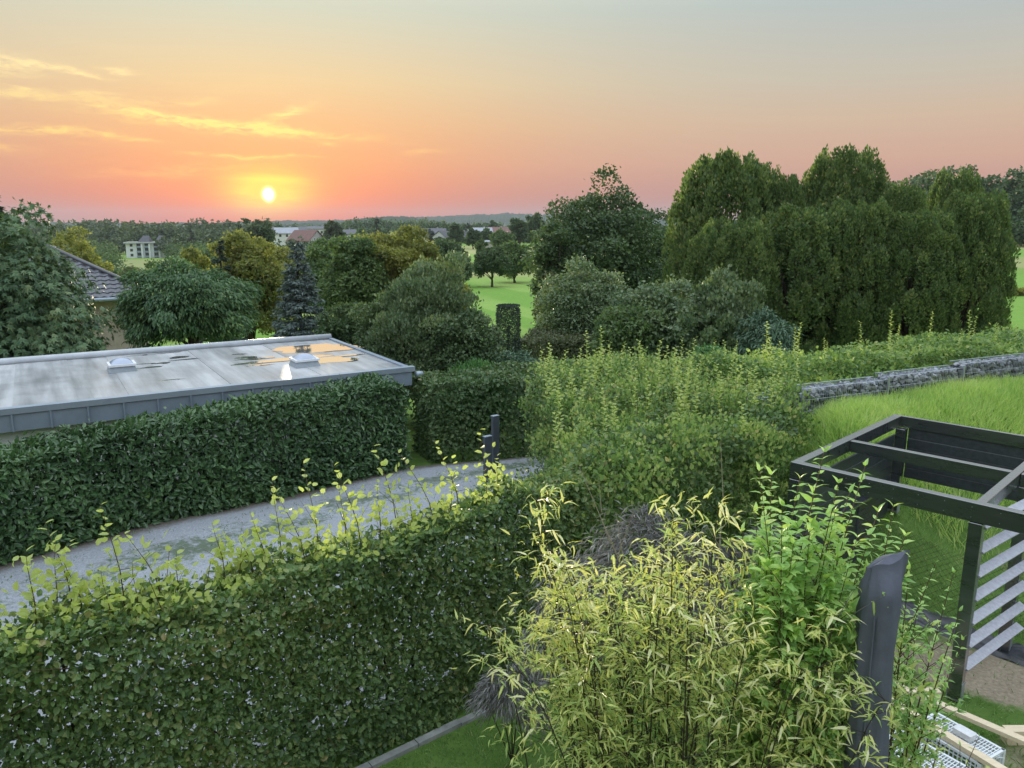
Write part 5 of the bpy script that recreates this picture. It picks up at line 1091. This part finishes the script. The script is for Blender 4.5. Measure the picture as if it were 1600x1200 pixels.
# ================================================================== covered parasol in the foreground
pc = np.array((2.235, 4.30)); um = empty('covered_parasol', (pc[0], pc[1], 0), 'closed parasol in a grey fabric cover beside the bamboo', 'parasol')
zs = np.r_[np.linspace(1.05, 2.55, 34), np.linspace(2.58, 2.94, 16)]; th = np.linspace(0, 2 * math.pi, 40, endpoint=False); Xs, Ys, Zs = [], [], []
for z in zs:
    rr = .110 + .004 * math.sin(z * 5)
    f = sstep(2.72, 2.94, z); fold = .012 * np.sin(3 * th + z * 2.2) + .006 * np.sin(7 * th - z * 4) + .004 * np.sin(11 * th + z * 9)
    Xs.append(pc[0] + (rr + fold) * np.cos(th) * (1 - .02 * f) + .02 * f); Ys.append(pc[1] + (rr + fold) * np.sin(th) * (1 - .62 * f)); Zs.append(z + f * (.05 * np.cos(th) + .012 * np.cos(3 * th + 1)) + 0 * th)
Xs, Ys, Zs = (np.column_stack([a, a[:, :1]]) for a in (np.array(Xs), np.array(Ys), np.array(Zs)))
me = grid_mesh(Xs, Ys, Zs, 'cover', M_cover); child_world('cover', me, um, Matrix())
m = MB(); i_ = len(zs) - 1; tp_ = np.stack([Xs[i_], Ys[i_], Zs[i_]], 1); cen = tp_[:-1].mean(0) + np.array((0, 0, .02)); m.add(np.vstack([cen, tp_]), [(0, k_ + 1, k_ + 2) for k_ in range(40)]); m.build('cover_top', M_cover, um)
m = MB(); q = [(pc[0] + .119 * math.cos(a_), pc[1] + .119 * math.sin(a_)) for a_ in (-2.2,)][0]; m.tube([(q[0], q[1], 1.1), (q[0] + .003, q[1], 1.9), (q[0], q[1] + .01, 2.6)], .006, 5); m.build('seam', M_cover, um)
m = MB(); m.tube([(pc[0], pc[1], .02), (pc[0], pc[1], 2.7)], .028, 10); m.build('pole', M_post, um, True)
m = MB(); m.box((pc[0], pc[1], .04), (.3, .3, .04)); m.build('base', M_conc, um)

# ================================================================== foreground plants
def single_leaves(name, mat, tm, asp, cnt, seed):
    out = []
    for i in range(cnt):
        rg = np.random.default_rng(seed + i); Tm = tm[0].copy(); Tm[:, 2] = Tm[:, 2] * rg.uniform(.4, 1.9); Tm[:, 1] *= asp * rg.uniform(.85, 1.2); Tm[:, 1] += .06 * rg.normal() * Tm[:, 0] ** 2
        out.append(MB().add(Tm, tm[1], .15 + .7 * i / (cnt - 1)).mesh(name, mat))
    return out
# bamboo
rng = np.random.default_rng(90); CU = []
bam = empty('bamboo', (1.15, 4.5, 0), 'tall yellow-green bamboo clump with dark canes filling the lower right', 'bamboo')
LP, LD, LN, LS = [], [], [], []
def bam_top(px): return float(np.interp(px, [730, 770, 800, 840, 880, 930, 990, 1050, 1090, 1130, 1180, 1230, 1290, 1350, 1400, 1440], [1100, 960, 870, 778, 890, 890, 910, 800, 890, 770, 950, 985, 975, 940, 990, 1030]))
for i in range(62):
    px = rng.uniform(825, 1340) if i > 9 else [838, 1052, 1122, 765, 1180, 950, 885, 1010, 1260, 1310][i]
    Y = rng.uniform(4.0, 5.3) if px < 1250 else rng.uniform(3.9, 4.5); top = bam_top(px) + (0 if i < 10 else rng.uniform(0, 190)); tpx = P(px, top, Y)
    tpx[0] += rng.normal(0, .10) if i > 9 else 0; base = np.array((1.15 + (tpx[0] - 1.15) * .62 + rng.normal(0, .08), Y * .6 + 1.85 + rng.normal(0, .1), 0))
    t = np.linspace(0, 1, 9); pts = base + (tpx - base) * t[:, None]; pts[:, 2] = tpx[2] * (1 - (1 - t) ** 1.25); pts[:, :2] = base[:2] + (tpx - base)[:2] * (t ** 1.6)[:, None]
    m = MB(); m.tube(pts, np.linspace(.008, .002, 9), 6)
    nn = int(tpx[2] / .17)
    for k_ in range(nn):
        f = (k_ + 1) / nn
        if f < .22: continue
        j = min(int(f * 8), 7); p_ = pts[j] + (pts[j + 1] - pts[j]) * (f * 8 - j)
        m.tube([p_ - (0, 0, .006), p_ + (0, 0, .006)], .0115 * (1 - .7 * f) + .001, 6)
        for b_ in range(rng.integers(2, 5)):
            th = rng.uniform(0, 6.283); ln = rng.uniform(.12, .62) * (1.15 - .55 * f); dirv = unit(np.array((math.cos(th), math.sin(th), rng.uniform(.25, .9)))); e_ = p_ + dirv * ln + np.array((0, 0, -.12 * ln))
            m.tube([p_, (p_ + e_) / 2 + (0, 0, .03 * ln), e_], [.0025, .002, .001], 3, cap=False)
            nl_ = rng.integers(5, 10)
            for q in range(nl_):
                s = rng.uniform(.2, 1.0); pos = p_ + (e_ - p_) * s + rng.normal(0, .012, 3); d_ = unit(dirv * (1, 1, .3) * .7 + rng.normal(0, .72, 3) + np.array((0, 0, -.12)))
                LP.append(pos); LD.append(d_); LN.append(unit(rng.normal(0, .45, 3) + np.array((0, 0, 1.)))); LS.append(rng.uniform(.045, .11))
    CU.append(m)
for m in CU: m.build('cane', M_culm, bam)
LP, LD, LN, LS = map(np.array, (LP, LD, LN, LS))
def inframe(p):
    v = p - np.array((0, 0, CAM_Z)); dp = v[:, 1] * CP - v[:, 2] * SP; up = v[:, 1] * SP + v[:, 2] * CP; px = 800 + FPX * v[:, 0] / dp; py = 600 - FPX * up / dp
    return (px > -20) & (px < 1620) & (py < 1230), px, py, dp
ok, px_, py_, dp_ = inframe(LP); sc_ = np.where(ok & (px_ < 1420), LS / dp_, 0); big = np.argsort(-sc_)[:295]; bam_me = single_leaves('leaf', M_bamboo_o, LAN, .165, 10, 900)
for i in big: child_world('leaf', bam_me[rng.integers(10)], bam, frame(LP[i], LD[i], LN[i], LS[i]))
rest = np.setdiff1d(np.arange(len(LP)), big); mb = MB(); hue = np.clip(rng.normal(.42, .22, len(rest)) + .12 * wob(LP[rest, 0] * 3, LP[rest, 2] * 3) + .12 * (LP[rest, 2] - 2.5), 0, 1)
mb.leaves(LP[rest], LD[rest], LN[rest], LS[rest], LS[rest] * .165, LAN, hue); mb.build('foliage', M_bamboo, bam, stuff=True)

# opposite-leaved shrubs
def stem_shrub(name, base, tips, label, seed, n_single, ls=.085, cat='shrub', step=.055, low=.25):
    rg = np.random.default_rng(seed); o_ = empty(name, (base[0], base[1], T(base[0], base[1])), label, cat); A = []
    for tp in tips:
        tp = np.asarray(tp, float); b_ = np.array((base[0], base[1], T(base[0], base[1]))) + np.r_[rg.normal(0, .12, 2), 0]; t = np.linspace(0, 1, 8); pts = b_ + (tp - b_) * t[:, None]; pts[:, :2] = b_[:2] + (tp - b_)[:2] * (t ** 1.7)[:, None]
        m_ = MB(); m_.tube(pts, np.linspace(.009, .002, 8), 6); ln = np.linalg.norm(tp - b_); nn = int(ln * (1 - low) / step); th0 = rg.uniform(0, 3)
        for k_ in range(nn + 1):
            f = low + (1 - low) * k_ / max(nn, 1); j = min(int(f * 7), 6); p_ = pts[j] + (pts[j + 1] - pts[j]) * (f * 7 - j); th = th0 + (k_ % 2) * 1.571 + rg.normal(0, .2)
            side = rg.random() < .5 and f < .85
            for sg in (0, math.pi):
                d_ = np.array((math.cos(th + sg), math.sin(th + sg), .45 - .35 * (1 - f) + (1.2 if k_ == nn else 0))); A.append((p_, unit(d_ + rg.normal(0, .15, 3)), unit(np.array((0, 0, 1.)) + rg.normal(0, .3, 3)), ls * (1.1 - .55 * f ** 3) * rg.uniform(.75, 1.2)))
                if side:
                    e_ = p_ + unit(d_ + np.array((0, 0, .9))) * rg.uniform(.1, .28); m_.tube([p_, e_], [.003, .001], 4, cap=False)
                    for q in range(7): A.append((p_ + (e_ - p_) * rg.uniform(.3, 1), unit(d_ + rg.normal(0, .7, 3) + np.array((0, 0, .3))), unit(np.array((0, 0, 1.)) + rg.normal(0, .35, 3)), ls * rg.uniform(.5, .95)))
        m_.build('stem', M_stem, o_)
    p_, d_, n_, s_ = (np.array([a[i] for a in A]) for i in range(4)); ok, a1, a2, dp = inframe(p_); big = np.argsort(-np.where(ok, s_ / dp, 0))[:n_single]
    lm = single_leaves('leaf', M_shrub_o, LAN, .40, 8, seed)
    for i in big: child_world('leaf', lm[rg.integers(8)], o_, frame(p_[i], d_[i], n_[i], s_[i]))
    rest = np.setdiff1d(np.arange(len(p_)), big); mb = MB(); mb.leaves(p_[rest], d_[rest], n_[rest], s_[rest], s_[rest] * .40, LAN, np.clip(rg.normal(.4, .2, len(rest)) + .1 * (p_[rest, 2] - 2.3), 0, 1)); mb.build('foliage', M_shrub, o_, stuff=True)
TIPS = [(1186, 736), (1205, 742), (1222, 790), (1250, 748), (1288, 706), (1305, 800), (1328, 770), (1352, 728), (1372, 800), (1396, 792), (1415, 838), (1160, 830), (1265, 830), (1340, 840), (1385, 850), (1240, 850), (1300, 870), (1200, 860), (1420, 890), (1270, 770), (1310, 755), (1230, 820), (1180, 800), (1330, 870), (1290, 905), (1215, 905), (1365, 905), (1250, 900)]
stem_shrub('leafy_shrub', (1.85, 4.6), [P(x, y, 4.55 + .25 * math.sin(i * 2.4)) for i, (x, y) in enumerate(TIPS)], 'fresh green upright shrub with paired leaves between the bamboo and the pergola', 910, 290, .12, step=.048)
TIPS2 = [(1462, 880), (1490, 895), (1500, 955), (1440, 925), (1430, 985), (1482, 1010), (1470, 1060), (1420, 900), (1447, 1105), (1505, 1000)]
stem_shrub('leafy_shrub', (2.62, 4.75), [P(x, y, 4.75 + .25 * math.sin(i * 2.4)) for i, (x, y) in enumerate(TIPS2)], 'slender green shrub with dark stems right of the covered parasol', 940, 200, .075, step=.06, low=.42)
low_tips = [(1440, 1120), (1475, 1130), (1530, 1150), (1500, 1165), (1430, 1165), (1460, 1190)]
stem_shrub('leafy_shrub', (2.75, 4.3), [P(x, y, 4.9 + .1 * i) for i, (x, y) in enumerate(low_tips)], 'low trailing leafy branch reaching over the white crates', 960, 60, .06, step=.08, low=.6)

# dark fine-leaved elder behind the bamboo
rng = np.random.default_rng(95); el_ = empty('dark_elder', (1.1, 6.0, 0), 'purple-grey elder with finely cut leaves behind the bamboo', 'shrub'); CC = []; RR = []
for px, py, Y, r_ in [(1000, 870, 5.9, .42), (940, 920, 5.8, .40), (1060, 880, 6.0, .36), (1020, 950, 5.6, .5), (900, 960, 5.7, .38), (1140, 890, 6.1, .30), (960, 1010, 5.5, .45), (1100, 960, 5.7, .4), (870, 1010, 5.6, .32), (1190, 850, 6.2, .22), (1010, 825, 6.0, .2)]:
    CC.append(P(px, py, Y)); RR.append((r_ * .82, r_ * .82, r_ * .75))
CC, RR = np.array(CC), np.array(RR); mb = crown(MB(), rng, CC, RR, 15000, .085, .011, DIA, 'droop', .15, jit=1.0); mb.build('foliage', M_elder, el_, stuff=True)
for c_ in CC: m = MB(); m.tube([(1.1 + rng.normal(0, .1), 6.0, 0), (c_[0] * .5 + .55, 5.95, c_[2] * .6), tuple(c_)], [.014, .01, .003], 5); m.build('stem', M_culm, el_)
e2_ = empty('dark_elder', (-.15, 6.35, 0), 'small purple-grey elder low at the left edge of the bamboo', 'shrub'); CC = np.array([P(x, y, 6.2) for x, y in ((778, 1070), (760, 1095), (800, 1100), (815, 1060), (835, 1120))]); mb = crown(MB(), rng, CC, np.full((5, 3), .125), 2000, .085, .011, DIA, 'droop', .2, jit=1.0); mb.build('foliage', M_elder, e2_, stuff=True)
for c_ in CC: m = MB(); m.tube([(-.0, 6.3, 0), tuple(c_)], [.008, .003], 5); m.build('stem', M_culm, e2_)
# bare dead canes
dead = empty('dead_stems', (1.05, 5.1, 0), 'bare pale dead stems standing up through the bamboo', 'stems')
for path in ([(1000, 1120), (985, 930), (965, 870), (905, 730)], [(985, 930), (975, 880), (962, 800)], [(965, 870), (990, 800)], [(955, 850), (925, 775)], [(1130, 1000), (1122, 880), (1130, 780), (1126, 690)], [(1128, 860), (1085, 790)], [(1124, 830), (1150, 800)], [(940, 800), (935, 745)], [(1100, 900), (1080, 780)], [(1010, 900), (1040, 830)]):
    m = MB(); m.tube([P(x, y, 5.15) for x, y in path], np.linspace(.007, .0018, len(path)) * (1 if len(path) > 2 else .5), 5); m.build('stem', M_dead, dead)

# ================================================================== haze
hz, t, b = newmat('haze'); t.nodes.remove(b); pv = t.nodes.new('ShaderNodeVolumePrincipled'); pv.inputs['Color'].default_value = (.58, .66, .80, 1); pv.inputs['Density'].default_value = .00011; pv.inputs['Anisotropy'].default_value = .1
t.links.new(pv.outputs[0], t.nodes['Material Output'].inputs['Volume'])
m = MB(); m.box((0, 1900, 25), (4400, 2900, 65)); tag(m.build('haze', hz), kind='stuff')
